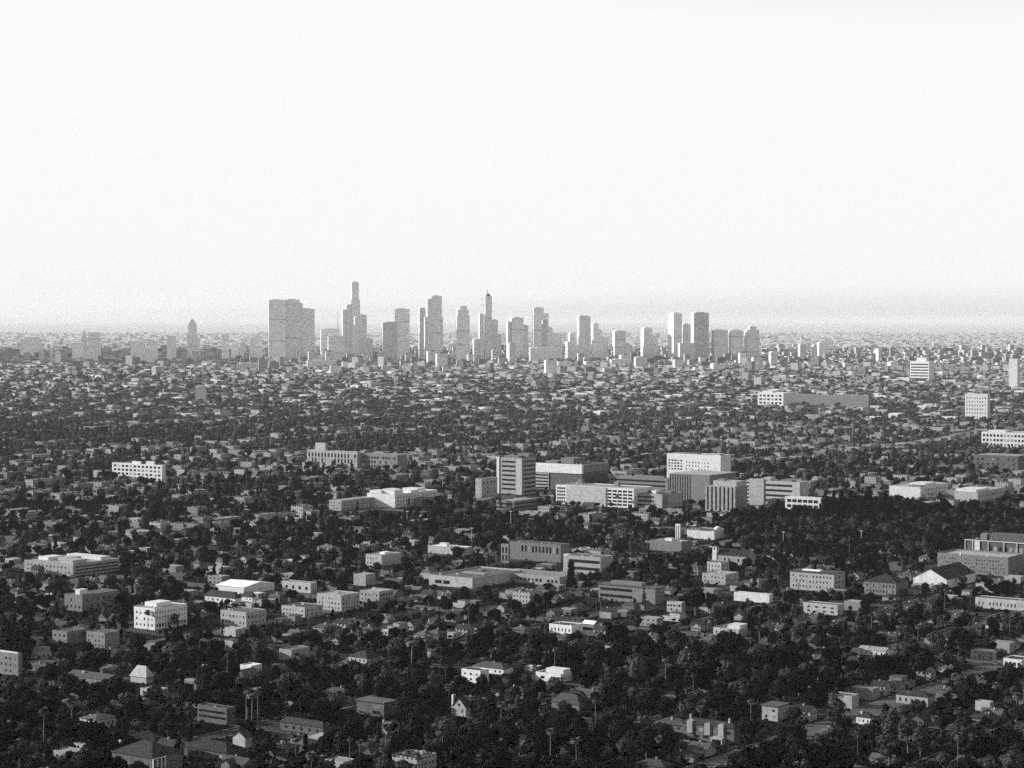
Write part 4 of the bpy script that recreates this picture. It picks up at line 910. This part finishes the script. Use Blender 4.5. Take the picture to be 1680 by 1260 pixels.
for k, a in enumerate([('gx', 14, 9, 3.4, 'roof_mid', 2.4, 'low gable roofed house'), ('hip', 14, 10, 3.4, 'roof_dark', 2.6, 'dark hip roofed house'), ('flat', 13, 10, 4.0, 'roof_pale', .5, 'flat roofed house'),
        ('L', 14, 9, 3.6, 'tile', 2.6, 'front gabled L shaped house'), ('hip', 12, 11, 6.2, 'tile', 2.8, 'two storey hip roofed house'), ('step', 14, 10, 3.6, 'roof_mid', 2.6, 'flat house with an upper box'),
        ('gy', 9, 13, 3.6, 'roof_mid', 2.6, 'front gabled house'), ('gx', 11, 9, 6.0, 'roof_dark', 2.6, 'two storey gable roofed house'), ('flat', 17, 11, 6.2, 'roof_pale', .5, 'two storey flat roofed house'), ('flat', 11, 9, 3.2, 'roof_white', .5, 'small white roofed house'), ('L', 17, 9, 3.4, 'roof_mid', 2.2, 'front winged long house'), ('hip', 19, 11, 3.6, 'roof_mid', 2.6, 'long hip roofed house')]):
    HP.append(house_proto(a[0], a[1], a[2], a[3], 'stucco', a[4], a[5], 40 + k)); HL.append(a[6])
def apt_proto(W, D, h, wall, roofm, seed):
    r = random.Random(seed); x0, x1, y0, y1 = -W / 2, W / 2, -D / 2, D / 2
    w, q, t = MB(), MB(), .35
    w.box(x0, x1, y0, y1, -1, h)
    for bx in ((x0, x1, y0, y0 + t), (x0, x1, y1 - t, y1), (x0, x0 + t, y0 + t, y1 - t), (x1 - t, x1, y0 + t, y1 - t)): w.box(*bx, h, h + .7)
    q.box(x0 + .37, x1 - .37, y0 + .37, y1 - .37, h + .01, h + .12)
    un = []
    for i in range(3):
        a, b = r.uniform(x0 + 1, x1 - 4), r.uniform(y0 + 1 + i * D * .3, y0 + D * .3 * (i + 1) - 3)
        u = MB(); u.box(a, a + r.uniform(1.5, 3), b, b + r.uniform(1.5, 3), h + .13, h + r.uniform(.7, 1.9)); un.append(('rooftop_unit', u, r.choice(('roof_mid', 'grey', 'roof_pale'))))
    ps = [('wall', w, wall), ('roof', q, roofm)]
    return dict(parts=[(n, m.mesh(n, mt)) for n, m, mt in ps + un], subs=[], wins=[], whole=merge([(m, mt) for n, m, mt in ps + un], 'apartment_whole'), r=max(W, D) * .5, h=h + 1, W=W, D=D)
AP, AL = [], []
for k, a in enumerate([(15, 30, 5.8, 'roof_mid', 'two storey flat apartment house'), (16, 34, 8.0, 'roof_pale', 'three storey pale apartment house'), (14, 24, 5.4, 'roof_pale', 'small pale roofed apartment house'),
        (30, 16, 7.0, 'roof_mid', 'broad flat apartment house'), (36, 18, 4.6, 'roof_pale', 'long low flat building'), (18, 18, 10.5, 'roof_mid', 'tall square apartment house')]):
    AP.append(apt_proto(a[0], a[1], a[2], 'apt_wall', a[3], 70 + k)); AL.append(a[4])
cand = []
for i in range(-60, 60):
    for sg in (-1, 1):
        u0 = i * AVE + sg * 21
        for j in range(-70, 420):
            bl = (i % 6 == 0) or abs((j * 17.5 + 4 + 1.5 * STR) % (3 * STR) - 1.5 * STR) < 34
            v = j * 17.5 + 4
            if abs((v + STR / 2) % STR - STR / 2) < (20 if bl else 14): continue
            x, y = grid_to_world(u0 + R.uniform(-1.5, 1.5), v)
            if not (1020 < y < 4900) or not in_view(x, y): continue
            cand.append((x, y, sg, R.random() * (.25 if bl and y > 1700 else 1), R.random(), bl))
cand.sort(key=lambda c: c[1])
near_h, near_a, far_h, far_a = [], [], [], []
for x, y, sg, q1, q2, bl in cand:
    z = ground_z(x, y)
    wood = math.exp(-(((x - 440) / 200) ** 2 + ((y - 2330) / 190) ** 2)) > .35
    if wood: continue
    apt = q1 < (.03 + .5 * sm(2000, 3000, y)) * (.4 + dens(x * .4, y * .4))
    P = AP if apt else HP
    k = int(q2 * 997) % len(P); p = P[k]
    if y > 1900 and not bl and R.random() < .6 * patch(x, y): continue
    if R.random() > (.9 if bl and y > 1800 else .55 if y < 1500 else .78 if y < 2000 else .85 if y < 2900 else .42 + .3 * sm(-.1, .12, x / y)): continue
    if not off_foot(x, y, p['r'] + 2) or not free(x, y, p['r'] + 1): continue
    if hides(x, y, z, p['r'], p['h'], .7): continue
    occupy(x, y, p['r'])
    rz = -rad(A0) + (math.pi if R.random() < .3 else 0) + R.uniform(-.03, .03)
    (far_a if apt else far_h).append((x, y, z, rz, k, R.uniform(.88, 1.12), R.uniform(.88, 1.2)))
def onscreen(x, y, z):
    px, py, d = project((x, y, z)); return -10 < px < 1690 and py < 1285
vis = [c for c in far_h if onscreen(*c[:3])][:290]
near_h = vis; s_ = set(id(c) for c in vis); far_h = [c for c in far_h if id(c) not in s_]
vis = [c for c in far_a if onscreen(*c[:3])][:230]
near_a = vis; s_ = set(id(c) for c in vis); far_a = [c for c in far_a if id(c) not in s_]
for (lst, P, L, nm, cat, grp) in ((near_h, HP, HL, 'house', 'house', 'ordinary houses among the trees'), (near_a, AP, AL, 'apartment_house', 'apartments', 'flat apartment houses among the trees')):
    for x, y, z, rz, k, s1, s2 in lst:
        o = thing(nm, cat, (x, y, z), rz, None, grp, L[k]); o.scale = (s1, s1, s2)
        for n, me in P[k]['parts']:
            c = add(n, me, o)
            if n == 'roof':
                for n2, m2 in P[k]['subs']: add(n2, m2, c)
        if y < 1650:
            for n, me in P[k]['wins']: add(n, me, o)
        elif P is HP and y >= 1650:
            pass
scatter('distant_houses', 'houses', 'countless small houses filling the blocks of the middle distance', [(x, y, z, rz, s1, s1, s2, k) for x, y, z, rz, k, s1, s2 in far_h], [p['whole'] for p in HP])
scatter('distant_apartments', 'buildings', 'flat apartment houses spread through the middle distance', [(x, y, z, rz, s1, s1, s2, k) for x, y, z, rz, k, s1, s2 in far_a], [p['whole'] for p in AP])
# the plain beyond: low roofs as far as the eye reaches
def lowbox(W, D, h, wall, roofm):
    a, b = MB(), MB(); a.box(-W / 2, W / 2, -D / 2, D / 2, -1, h); b.box(-W / 2 + .3, W / 2 - .3, -D / 2 + .3, D / 2 - .3, h + .02, h + .4)
    return merge([(a, wall), (b, roofm)], 'low_block')
LB = [lowbox(12, 14, 5, 'far_wall', 'roof_mid'), lowbox(20, 16, 7, 'far_wall', 'roof_pale'), lowbox(25, 16, 7, 'far_wall', 'roof_pale'), lowbox(16, 30, 10, 'far_wall', 'roof_mid'), lowbox(30, 19, 8, 'white', 'roof_white'), lowbox(24, 20, 18, 'far_wall', 'roof_pale'), lowbox(28, 24, 30, 'far_wall', 'roof_pale')]
pts = []
for _ in range(48000):
    y = 4900 + 7000 * R.random() ** .75; x = R.uniform(-.28, .28) * y
    if not in_view(x, y, 60): continue
    urban = (sm(5600, 8800, y) * .9 + .10 + .35 * dens(x * .15 + 50, y * .15)) * (.4 + .6 * sm(-.2, .1, x / y) if y < 7200 else 1)
    if R.random() > .55 * urban + .12: continue
    if not off_foot(x, y, 15): continue
    k = R.choices(range(7), [9, 8, 3, 5, 1.3, .8 * urban, .15 * urban])[0]
    if y < 6500 and k >= 5: k = 1
    z = ground_z(x, y)
    if hides(x, y, z, 15, 10, .6): continue
    pts.append((x, y, z, -rad(A0 if y < 8200 else -10) + R.choice((0, 1.5708)), R.uniform(.7, 1.4), R.uniform(.7, 1.4), R.uniform(.7, 1.5), k))
for _ in range(9000):
    y = 11000 * (1 + 2.6 * R.random() ** 1.3); x = R.uniform(-.27, .27) * y
    k = R.choices(range(7), [2, 3, 4, 2, 2.4, .8, .1])[0]; s = R.uniform(1, 2.2)
    pts.append((x, y, ground_z(x, y), R.uniform(-.6, .2), s, s, R.uniform(.8, 1.3), k))
scatter('plain_buildings', 'buildings', 'hazy low roofs covering the plain out to the horizon', pts, LB)
# mid rise blocks one can tell apart near downtown
MR = [('tower_grid', 'tower_grid'), ('tower_pale', 'tower_pale'), ('tower_dark', 'tower_dark'), ('tower_band', 'tower_band'), ('far_wall', 'far_wall'), ('white', 'white')]
mrm = []
for k, (m_, _) in enumerate(MR):
    b = MB(); b.box(-14, 14, -11, 11, -1, 30); q = MB(); q.box(-6, 5, -4, 5, 30.01, 33); mrm.append((b.mesh('shaft', m_), q.mesh('rooftop_plant', 'grey')))
ML = ['grey mid rise block', 'pale mid rise block', 'dark mid rise block', 'banded mid rise block', 'plain mid rise block', 'white mid rise block']
n = 0
for _ in range(4000):
    if n >= 150: break
    y = R.uniform(7300, 10800); px = R.choice((R.uniform(420, 1260), R.uniform(420, 1260), R.uniform(-20, 1700))); x = (px - 840) / F_PX * y
    if not off_foot(x, y, 45): continue
    k = R.choices(range(6), [4, 2, 3, 2, 3, .3])[0]; h = R.choice((.5, .7, .9, 1.2, 1.8)) if 420 < px < 1260 else R.choice((.4, .5, .7)); w = R.uniform(.7, 1.6)
    z = ground_z(x, y); 
    if hides(x, y, z, 14 * w, 30 * h, .9): continue
    FOOTP = (x, y, Vector((-1, 0, 0)), 36 * w, 30 * w); FOOT.append(FOOTP); FT.setdefault((int(x // 60), int(y // 60)), []).append(FOOTP)
    o = thing('mid_rise', 'office', (x, y, z), rad(10), None, 'mid rise blocks around the skyscrapers', ML[k]); o.scale = (w, w * R.uniform(.8, 1.3), h)
    add('shaft', mrm[k][0], o); add('rooftop_plant', mrm[k][1], o); n += 1
# ---------------------------------------------------------------- trees with a place of their own in the picture
def ptree(kind, px, pyb, hpx, k, label, short=None, wide=1.0):
    g = ground_at(px, pyb); dep = project(g)[2]
    H = hpx * dep / F_PX
    base = {'broadleaf_tree': 10.0, 'tall_tree': 18.5, 'cypress_tree': 13.0, 'conifer_tree': 22.0, 'palm_tree': [16, 20, 23, 18.5][k % 4]}[kind]
    s = H / base
    occupy(g.x, g.y, 4)
    ww = {'palm_tree': 2.5, 'cypress_tree': 1.3, 'broadleaf_tree': 4.5, 'tall_tree': 3, 'conifer_tree': 4}[kind] * s * wide * F_PX / dep
    a, c_, b_, d_ = int(max(0, px - ww) // CELL), int(min(1710, px + ww) // CELL) + 1, int((pyb - hpx) // CELL), int(min(1270, pyb - hpx * (.45 if kind == 'palm_tree' else .15)) // CELL) + 1
    KM[b_:d_, a:c_] = np.maximum(KM[b_:d_, a:c_], dep)
    return place_tree(kind, g.x, g.y, s * wide, k, label, short, s)
ptree('conifer_tree', 1371, 1232, 116, 0, 'huge cone shaped conifer at the bottom right, the biggest tree in view', 'huge conifer', 1.15)
ptree('tall_tree', 1460, 1262, 92, 2, 'tall pale loose tree at the bottom edge right of the huge conifer', 'tall pale bottom tree', 1.3)
ptree('broadleaf_tree', 1141, 1010, 52, 0, 'great round nearly black tree standing alone right of centre', 'great round black tree', .95)
ptree('tall_tree', 936, 978, 54, 1, 'tall dark twin topped tree right of the long white fronted building', 'dark twin topped tree', 1.1)
ptree('cypress_tree', 1057, 1002, 38, 0, 'single dark cypress before the dark fascia building', None)
ptree('conifer_tree', 1125, 897, 27, 1, 'small dark pointed conifer beside the slim white tower', 'pointed dark conifer')
ptree('broadleaf_tree', 477, 990, 30, 2, 'round dark tree behind the linked row of cream blocks', 'round tree of the linked row', .8)
ptree('broadleaf_tree', 715, 926, 19, 0, 'round clipped black tree below the white roofed hut building', None, 1.2)
ptree('broadleaf_tree', 752, 922, 22, 5, 'wide black dome of a tree left of the brick school', None, 1.6)
ptree('tall_tree', 205, 1052, 74, 1, 'tall black tree standing at the left end of the large white hotel', 'black hotel tree', 1.2)
ptree('palm_tree', 243, 1034, 32, 3, 'dark palm standing before the white wall of the large hotel')
ptree('cypress_tree', 365, 1050, 34, 1, 'lone cypress before the middle linked block', None)
for i, (px, pb, hh) in enumerate([(8, 1072, 56), (15, 1076, 62), (23, 1074, 60), (31, 1080, 58), (38, 1082, 66), (47, 1080, 60)]):
    ptree('cypress_tree', px, pb, hh, i % 3, '%s of the six black cypresses at the left edge, counted from the left' % ('first second third fourth fifth sixth'.split()[i]), 'black cypress row' if i == 3 else None, 1.5)
PALMS = [(118, 1228, 84, 'slim tall palm at lower left, right one of the leftmost pair'), (72, 1225, 62, 'shorter palm at lower left, left one of the leftmost pair'), (404, 1192, 60, 'left palm of the trio right of the stepped parapet house'), (413, 1194, 62, 'middle palm of the trio right of the stepped parapet house'), (423, 1190, 60, 'right palm of the trio right of the stepped parapet house'),
 (545, 1092, 50, 'tall palm rising by the dark hipped white eaved house'), (675, 1112, 66, 'very tall palm in the trees left of centre at the bottom'), (822, 1205, 52, 'thin palm right of the steep gabled cottage'), (903, 1268, 72, 'palm with a ragged head at the bottom edge, centre'), (946, 1262, 50, 'full headed palm at the bottom edge right of the ragged palm'),
 (590, 1256, 42, 'left palm of the pair at the bottom edge, left of centre'), (574, 1262, 52, 'slender palm left of the pair at the bottom edge'), (484, 1262, 56, 'palm at the bottom edge below the dim palm fronted house'), (1506, 1066, 40, 'pale stemmed palm alone in the right woods'), (1634, 1112, 48, 'palm at right above the angular right edge house'),
 (1246, 1070, 44, 'forked looking pale palm right of the pale stepped house'), (986, 1016, 34, 'left palm of the pair below the dark twin topped tree'), (978, 1012, 32, 'shorter palm of the pair below the dark twin topped tree'), (700, 1082, 38, 'palm in the dark gardens left of centre'), (1092, 1128, 50, 'palm over the shadowed gardens right of centre'), (1550, 1000, 36, 'shaggy palm below the white gabled hall')]
for i, (px, pb, hh, lb) in enumerate(PALMS): ptree('palm_tree', px, pb, hh, i % 3, lb, None, 1.15)
# tall grove on the wooded rise
q = []
for i in range(46):
    px = R.uniform(1346, 1466); pb = R.uniform(848, 862); hh = R.uniform(36, 52) - abs(px - 1410) * .12
    g = ground_at(px, pb); s = hh * project(g)[2] / F_PX / 18.5
    if free(g.x, g.y, 1):
        occupy(g.x, g.y, 2.2); place_tree('tall_tree', g.x, g.y, s * .7, R.choice((1, 1, 0)), None, 'tall conifer grove' if i == 20 else None, s)
# ---------------------------------------------------------------- every other tree
trees = []
def try_tree(x, y, kind, k, s, r, h, road=True, slack=.82):
    if road and y < 4900:
        dx, dy = x, y
        u = ex.x * x + ex.y * y; v = ey.x * x + ey.y * y
        if abs((u + 3 * AVE) % (6 * AVE) - 3 * AVE) < 16 or abs((v + 1.5 * STR) % (3 * STR) - 1.5 * STR) < 16: return
        if abs((u + AVE / 2) % AVE - AVE / 2) < 4.5 or abs((v + STR / 2) % STR - STR / 2) < 4.5: return
    if not free(x, y, 1.0) or not off_foot(x, y, r * .6): return
    z = ground_z(x, y)
    if hides(x, y, z, r * s, h * s, slack): return
    if shades(x, y, h * s): return
    trees.append((x, y, z, kind, k, s))
def zone(y0, y1, step, prob, smin=.55, smax=1.25):
    y = y0
    while y < y1:
        hw = .262 * y + 40; x = -hw
        while x < hw:
            xx, yy = x + R.uniform(-.5, .5) * step, y + R.uniform(-.5, .5) * step
            wood = math.exp(-(((xx - 440) / 230) ** 2 + ((yy - 2330) / 210) ** 2)) > .35
            p = .95 if wood else prob(xx, yy)
            if R.random() < p and in_view(xx, yy, 70, 1345):
                t = R.random()
                if t < .86: kind, r, h, k = 'broadleaf_tree', 5, 9.5, R.randrange(8)
                elif t < .93: kind, r, h, k = 'tall_tree', 3, 18, R.randrange(4)
                elif t < .955: kind, r, h, k = 'cypress_tree', 1.2, 13, R.randrange(3)
                elif t < .968: kind, r, h, k = 'conifer_tree', 4, 21, R.randrange(3)
                else: kind, r, h, k = 'palm_tree', 1.5, 20, R.randrange(4)
                s = smin + (smax - smin) * R.random() ** 1.4 if kind == 'broadleaf_tree' else R.uniform(.6, 1.0)
                try_tree(xx, yy, kind, k, s, r, h)
            x += step
        y += step
zone(1020, 1500, 9.4, lambda x, y: .56 + .42 * dens(x, y), .6, 2.1)
zone(1500, 2000, 10.2, lambda x, y: .30 + .45 * dens(x, y), .5, 1.5)
zone(2000, 3000, 10.5, lambda x, y: .14 + .3 * dens(x, y) + .5 * patch(x, y), .5, 1.5)
zone(3000, 4900, 12.5, lambda x, y: .24 + .3 * dens(x * .6, y * .6) + .5 * patch(x, y) - .12 * sm(0, .2, x / y), .6, 1.6)
for _ in range(3200):           # the wooded rise
    xx, yy = R.uniform(235, 690), R.uniform(2130, 2600)
    if math.exp(-(((xx - 440) / 230) ** 2 + ((yy - 2330) / 210) ** 2)) > .33:
        try_tree(xx, yy, 'broadleaf_tree', R.choice((0, 2, 5, 1) if yy > 2400 else (0, 5, 1, 3, 7, 4, 7)), R.uniform(.7, 1.4), 5, 9.5, road=False)
trees.sort(key=lambda t: t[1])
left, cnt = [], {k: sum(1 for t in THINGS if t['kind'] == k) for k in PROTO}
LIM = {'broadleaf_tree': 292, 'tall_tree': 200, 'cypress_tree': 120, 'conifer_tree': 90, 'palm_tree': 220}
for t in trees:
    x, y, z, kind, k, s = t
    if cnt[kind] < LIM[kind] and onscreen(x, y, z + (8 if kind != 'palm_tree' else 15) * s):
        place_tree(kind, x, y, s, k); cnt[kind] += 1
    else: left.append(t)
order = list(PROTO); wl = []; off = {}
MID = [merge([(broad(640 + i, W=4.5 + i % 3 * .6, H=8 + i % 4, n=420, size=.95)[1], m_)], 'mid_tree') for i, m_ in enumerate(['hazed_mid_leaf', 'hazed_mid_leaf_dark', 'hazed_mid_leaf', 'hazed_mid_leaf', 'hazed_mid_leaf_dark', 'hazed_far_leaf_dark'])]
for kd in order: off[kd] = len(wl); wl += [p[-1] for p in PROTO[kd]]
NW = len(wl)
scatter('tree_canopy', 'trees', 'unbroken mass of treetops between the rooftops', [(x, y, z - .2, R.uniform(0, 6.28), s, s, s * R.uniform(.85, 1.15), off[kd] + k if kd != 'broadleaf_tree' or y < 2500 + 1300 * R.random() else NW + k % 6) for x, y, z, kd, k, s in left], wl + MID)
# low shrubs and hedges in the gardens
sh = []
for _ in range(16000):
    y = R.uniform(1020, 2600); x = R.uniform(-.27, .27) * y
    if not in_view(x, y, 40, 1300) or not free(x, y, 0): continue
    u = ex.x * x + ex.y * y; v = ey.x * x + ey.y * y
    if abs((u + AVE / 2) % AVE - AVE / 2) < 8 or abs((v + STR / 2) % STR - STR / 2) < 8 or not off_foot(x, y, 2): continue
    s = R.uniform(.18, .4); sh.append((x, y, ground_z(x, y) - .4, R.uniform(0, 6.28), s, s, s, R.randrange(4)))
scatter('garden_shrubs', 'shrubs', 'low shrubs and hedges filling the gardens', sh, SHRUBS)
ft = []
for _ in range(60000):
    y = 4800 + 6400 * R.random() ** .9; x = R.uniform(-.27, .27) * y
    green = 1.0 - .85 * sm(5600, 8600, y) - .35 * (1 - patch(x * .6, y * .5)) - .15 * sm(0, .2, x / y) + .3 * (dens(x * .2, y * .2) - .5)
    if R.random() > green or not in_view(x, y, 60) or not off_foot(x, y, 8): continue
    z = ground_z(x, y)
    s = R.uniform(.9, 1.8)
    if hides(x, y, z, 5 * s, 9 * s): continue
    ft.append((x, y, z, R.uniform(0, 6.28), s, s, s * .75, R.randrange(4)))
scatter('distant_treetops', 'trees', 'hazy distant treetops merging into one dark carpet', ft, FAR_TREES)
# ---------------------------------------------------------------- small things: poles and parked vehicles
pm = MB(); pm.tube([(0, 0, 0), (0, 0, 11)], [.16, .11], 6); arm = MB(); arm.box(-1.2, 1.2, -.06, .06, 9.6, 9.75); arm.box(-1.0, 1.0, -.05, .05, 8.6, 8.72)
pm_, arm_ = pm.mesh('pole', 'palm_bark'), arm.mesh('crossarm', 'bark')
lp = MB(); lp.tube([(0, 0, 0), (0, 0, 20)], [.3, .2], 6); lh = MB(); lh.box(-1.6, 1.6, -.3, .3, 20.01, 20.9); lp_, lh_ = lp.mesh('pole', 'white'), lh.mesh('lamp_head', 'white')
for px, pb, lb in ((838, 868, 'tall white floodlight pole left of the brick school forecourt'), (785, 822, 'tall white floodlight pole left of the banded hospital tower'), (774, 898, 'floodlight pole behind the white roofed hut building'), (1285, 905, 'slim floodlight pole by the wooded rise at right'), (1413, 903, 'slim floodlight pole in front of the wooded rise'), (668, 868, 'floodlight pole right of the long grey complex')):
    g = ground_at(px, pb); o = thing('floodlight_pole', 'light pole', tuple(g), rad(-20), lb, None, None, None); add('pole', lp_, o); add('lamp_head', lh_, o)
n = 0
for _ in range(900):
    if n >= 46: break
    i = R.randrange(-20, 30); t = R.uniform(-500, 3200); x, y = grid_to_world(i * AVE + 46, t)
    if not (1050 < y < 2700 and onscreen(x, y, 0)) or not free(x, y, 2) or not off_foot(x, y, 3): continue
    z = ground_z(x, y); o = thing('utility_pole', 'utility pole', (x, y, z), -rad(A0), None, 'wooden utility poles along the rear lots', 'utility pole with two crossarms'); o.scale = (1.2, 1.2, 1.2)
    add('pole', pm_, o); add('crossarm', arm_, o); n += 1
cb = MB(); cb.box(-.9, .9, -2.2, 2.2, .35, .95); cg = MB(); cg.frustum(0, -.1, .96, 1.5, 1.7, 2.5, 1.4, 1.7)
wb = [MB() for _ in range(4)]
for q, (a, b) in zip(wb, ((-1, -1), (1, -1), (-1, 1), (1, 1))):
    q.quad([(a * .93, b * 1.4 + .33 * math.cos(t_ * math.pi / 4), .33 + .33 * math.sin(t_ * math.pi / 4)) for t_ in range(8)]); q.box(a * .8 - .1, a * .8 + .1, b * 1.4 - .25, b * 1.4 + .25, .05, .6)
cb_, cg_ = cb.mesh('body', 'paint_car'), cg.mesh('cabin', 'glass'); wb_ = [q.mesh('wheel', 'dark') for q in wb]
n = 0
lots = [(846 + 6.2 * (i % 7), 893 - 4 * (i // 7)) for i in range(14)] + [(R.uniform(940, 1010), R.uniform(860, 872)) for _ in range(10)]
spots = []
for px, py in lots:
    g = ground_at(px, py); spots.append((g.x, g.y))
for _ in range(1500):
    i = R.randrange(-20, 30); t = R.uniform(-600, 2200); sg = R.choice((-1, 1)); x, y = grid_to_world(i * AVE + sg * 3.9, t)
    if 1050 < y < 2300 and onscreen(x, y, 0): spots.append((x, y))
    if len(spots) > 110: break
for x, y in spots:
    if not off_foot(x, y, 3): continue
    o = thing('parked_car', 'car', (x, y, ground_z(x, y) + .32), -rad(A0), None, 'cars parked along the streets and lots', 'small parked car')
    add('body', cb_, o); add('cabin', cg_, o)
    for w in wb_: add('wheel', w, o)
# ---------------------------------------------------------------- labels for repeats, told apart by their neighbours
ANC = []
for t in THINGS:
    if t['short']:
        p = t['loc']; px, py, d = project((p[0], p[1], p[2] + 4))
        if -20 < px < 1700 and py < 1280: ANC.append((px, py, t['short']))
ORD = ['', 'second nearest', 'third nearest', 'fourth nearest', 'fifth nearest', 'sixth nearest', 'seventh nearest', 'eighth nearest', 'ninth nearest', 'tenth nearest', 'eleventh nearest', 'twelfth nearest', 'thirteenth nearest', 'fourteenth nearest', 'fifteenth nearest', 'sixteenth nearest', 'seventeenth nearest', 'eighteenth nearest']
buckets = {}
for t in THINGS:
    if t['label']: continue
    p = t['loc']; px, py, d = project((p[0], p[1], p[2] + 4))
    best = min(ANC, key=lambda a: (a[0] - px) ** 2 + (2.2 * (a[1] - py)) ** 2)
    dx, dy = px - best[0], py - best[1]
    if abs(dx) > 1.5 * abs(dy): dr = 'right of' if dx > 0 else 'left of'
    else: dr = 'just behind' if dy < 0 else 'in front of'
    buckets.setdefault((t['look'], dr, best[2]), []).append((math.hypot(dx, 2.2 * dy), t))
for (look, dr, sh_), L in buckets.items():
    L.sort(key=lambda q: q[0])
    for i, (_, t) in enumerate(L):
        od = ORD[i] if i < len(ORD) else 'one of the farther'
        t['o']['label'] = ('nearest %s %s the %s' % (look, dr, sh_)) if i == 0 else '%s %s %s the %s' % (od, look, dr, sh_)
# ---------------------------------------------------------------- haze
HZ = MB(); HZ.box(-90000, 90000, -900, 250000, -40, 430)
hm = bpy.data.materials.new('haze_mat'); hm.use_nodes = True; MATS['haze_mat'] = hm
for nd in list(hm.node_tree.nodes):
    if nd.type != 'OUTPUT_MATERIAL': hm.node_tree.nodes.remove(nd)
pv = hm.node_tree.nodes.new('ShaderNodeVolumePrincipled'); pv.inputs['Color'].default_value = (.76, .76, .76, 1); pv.inputs['Density'].default_value = HAZE_DENSITY; pv.inputs['Anisotropy'].default_value = 0.0
hm.node_tree.links.new(pv.outputs[0], hm.node_tree.nodes['Material Output'].inputs['Volume'])
hz = add('haze', HZ.mesh('haze', 'haze_mat')); hz['kind'] = 'stuff'; hz['label'] = 'pale morning haze thickening towards the horizon'; hz['category'] = 'haze'
print('THINGS', len(THINGS), 'objects', len(bpy.data.objects), 'trees left', len(left), 'far houses', len(far_h), len(far_a))
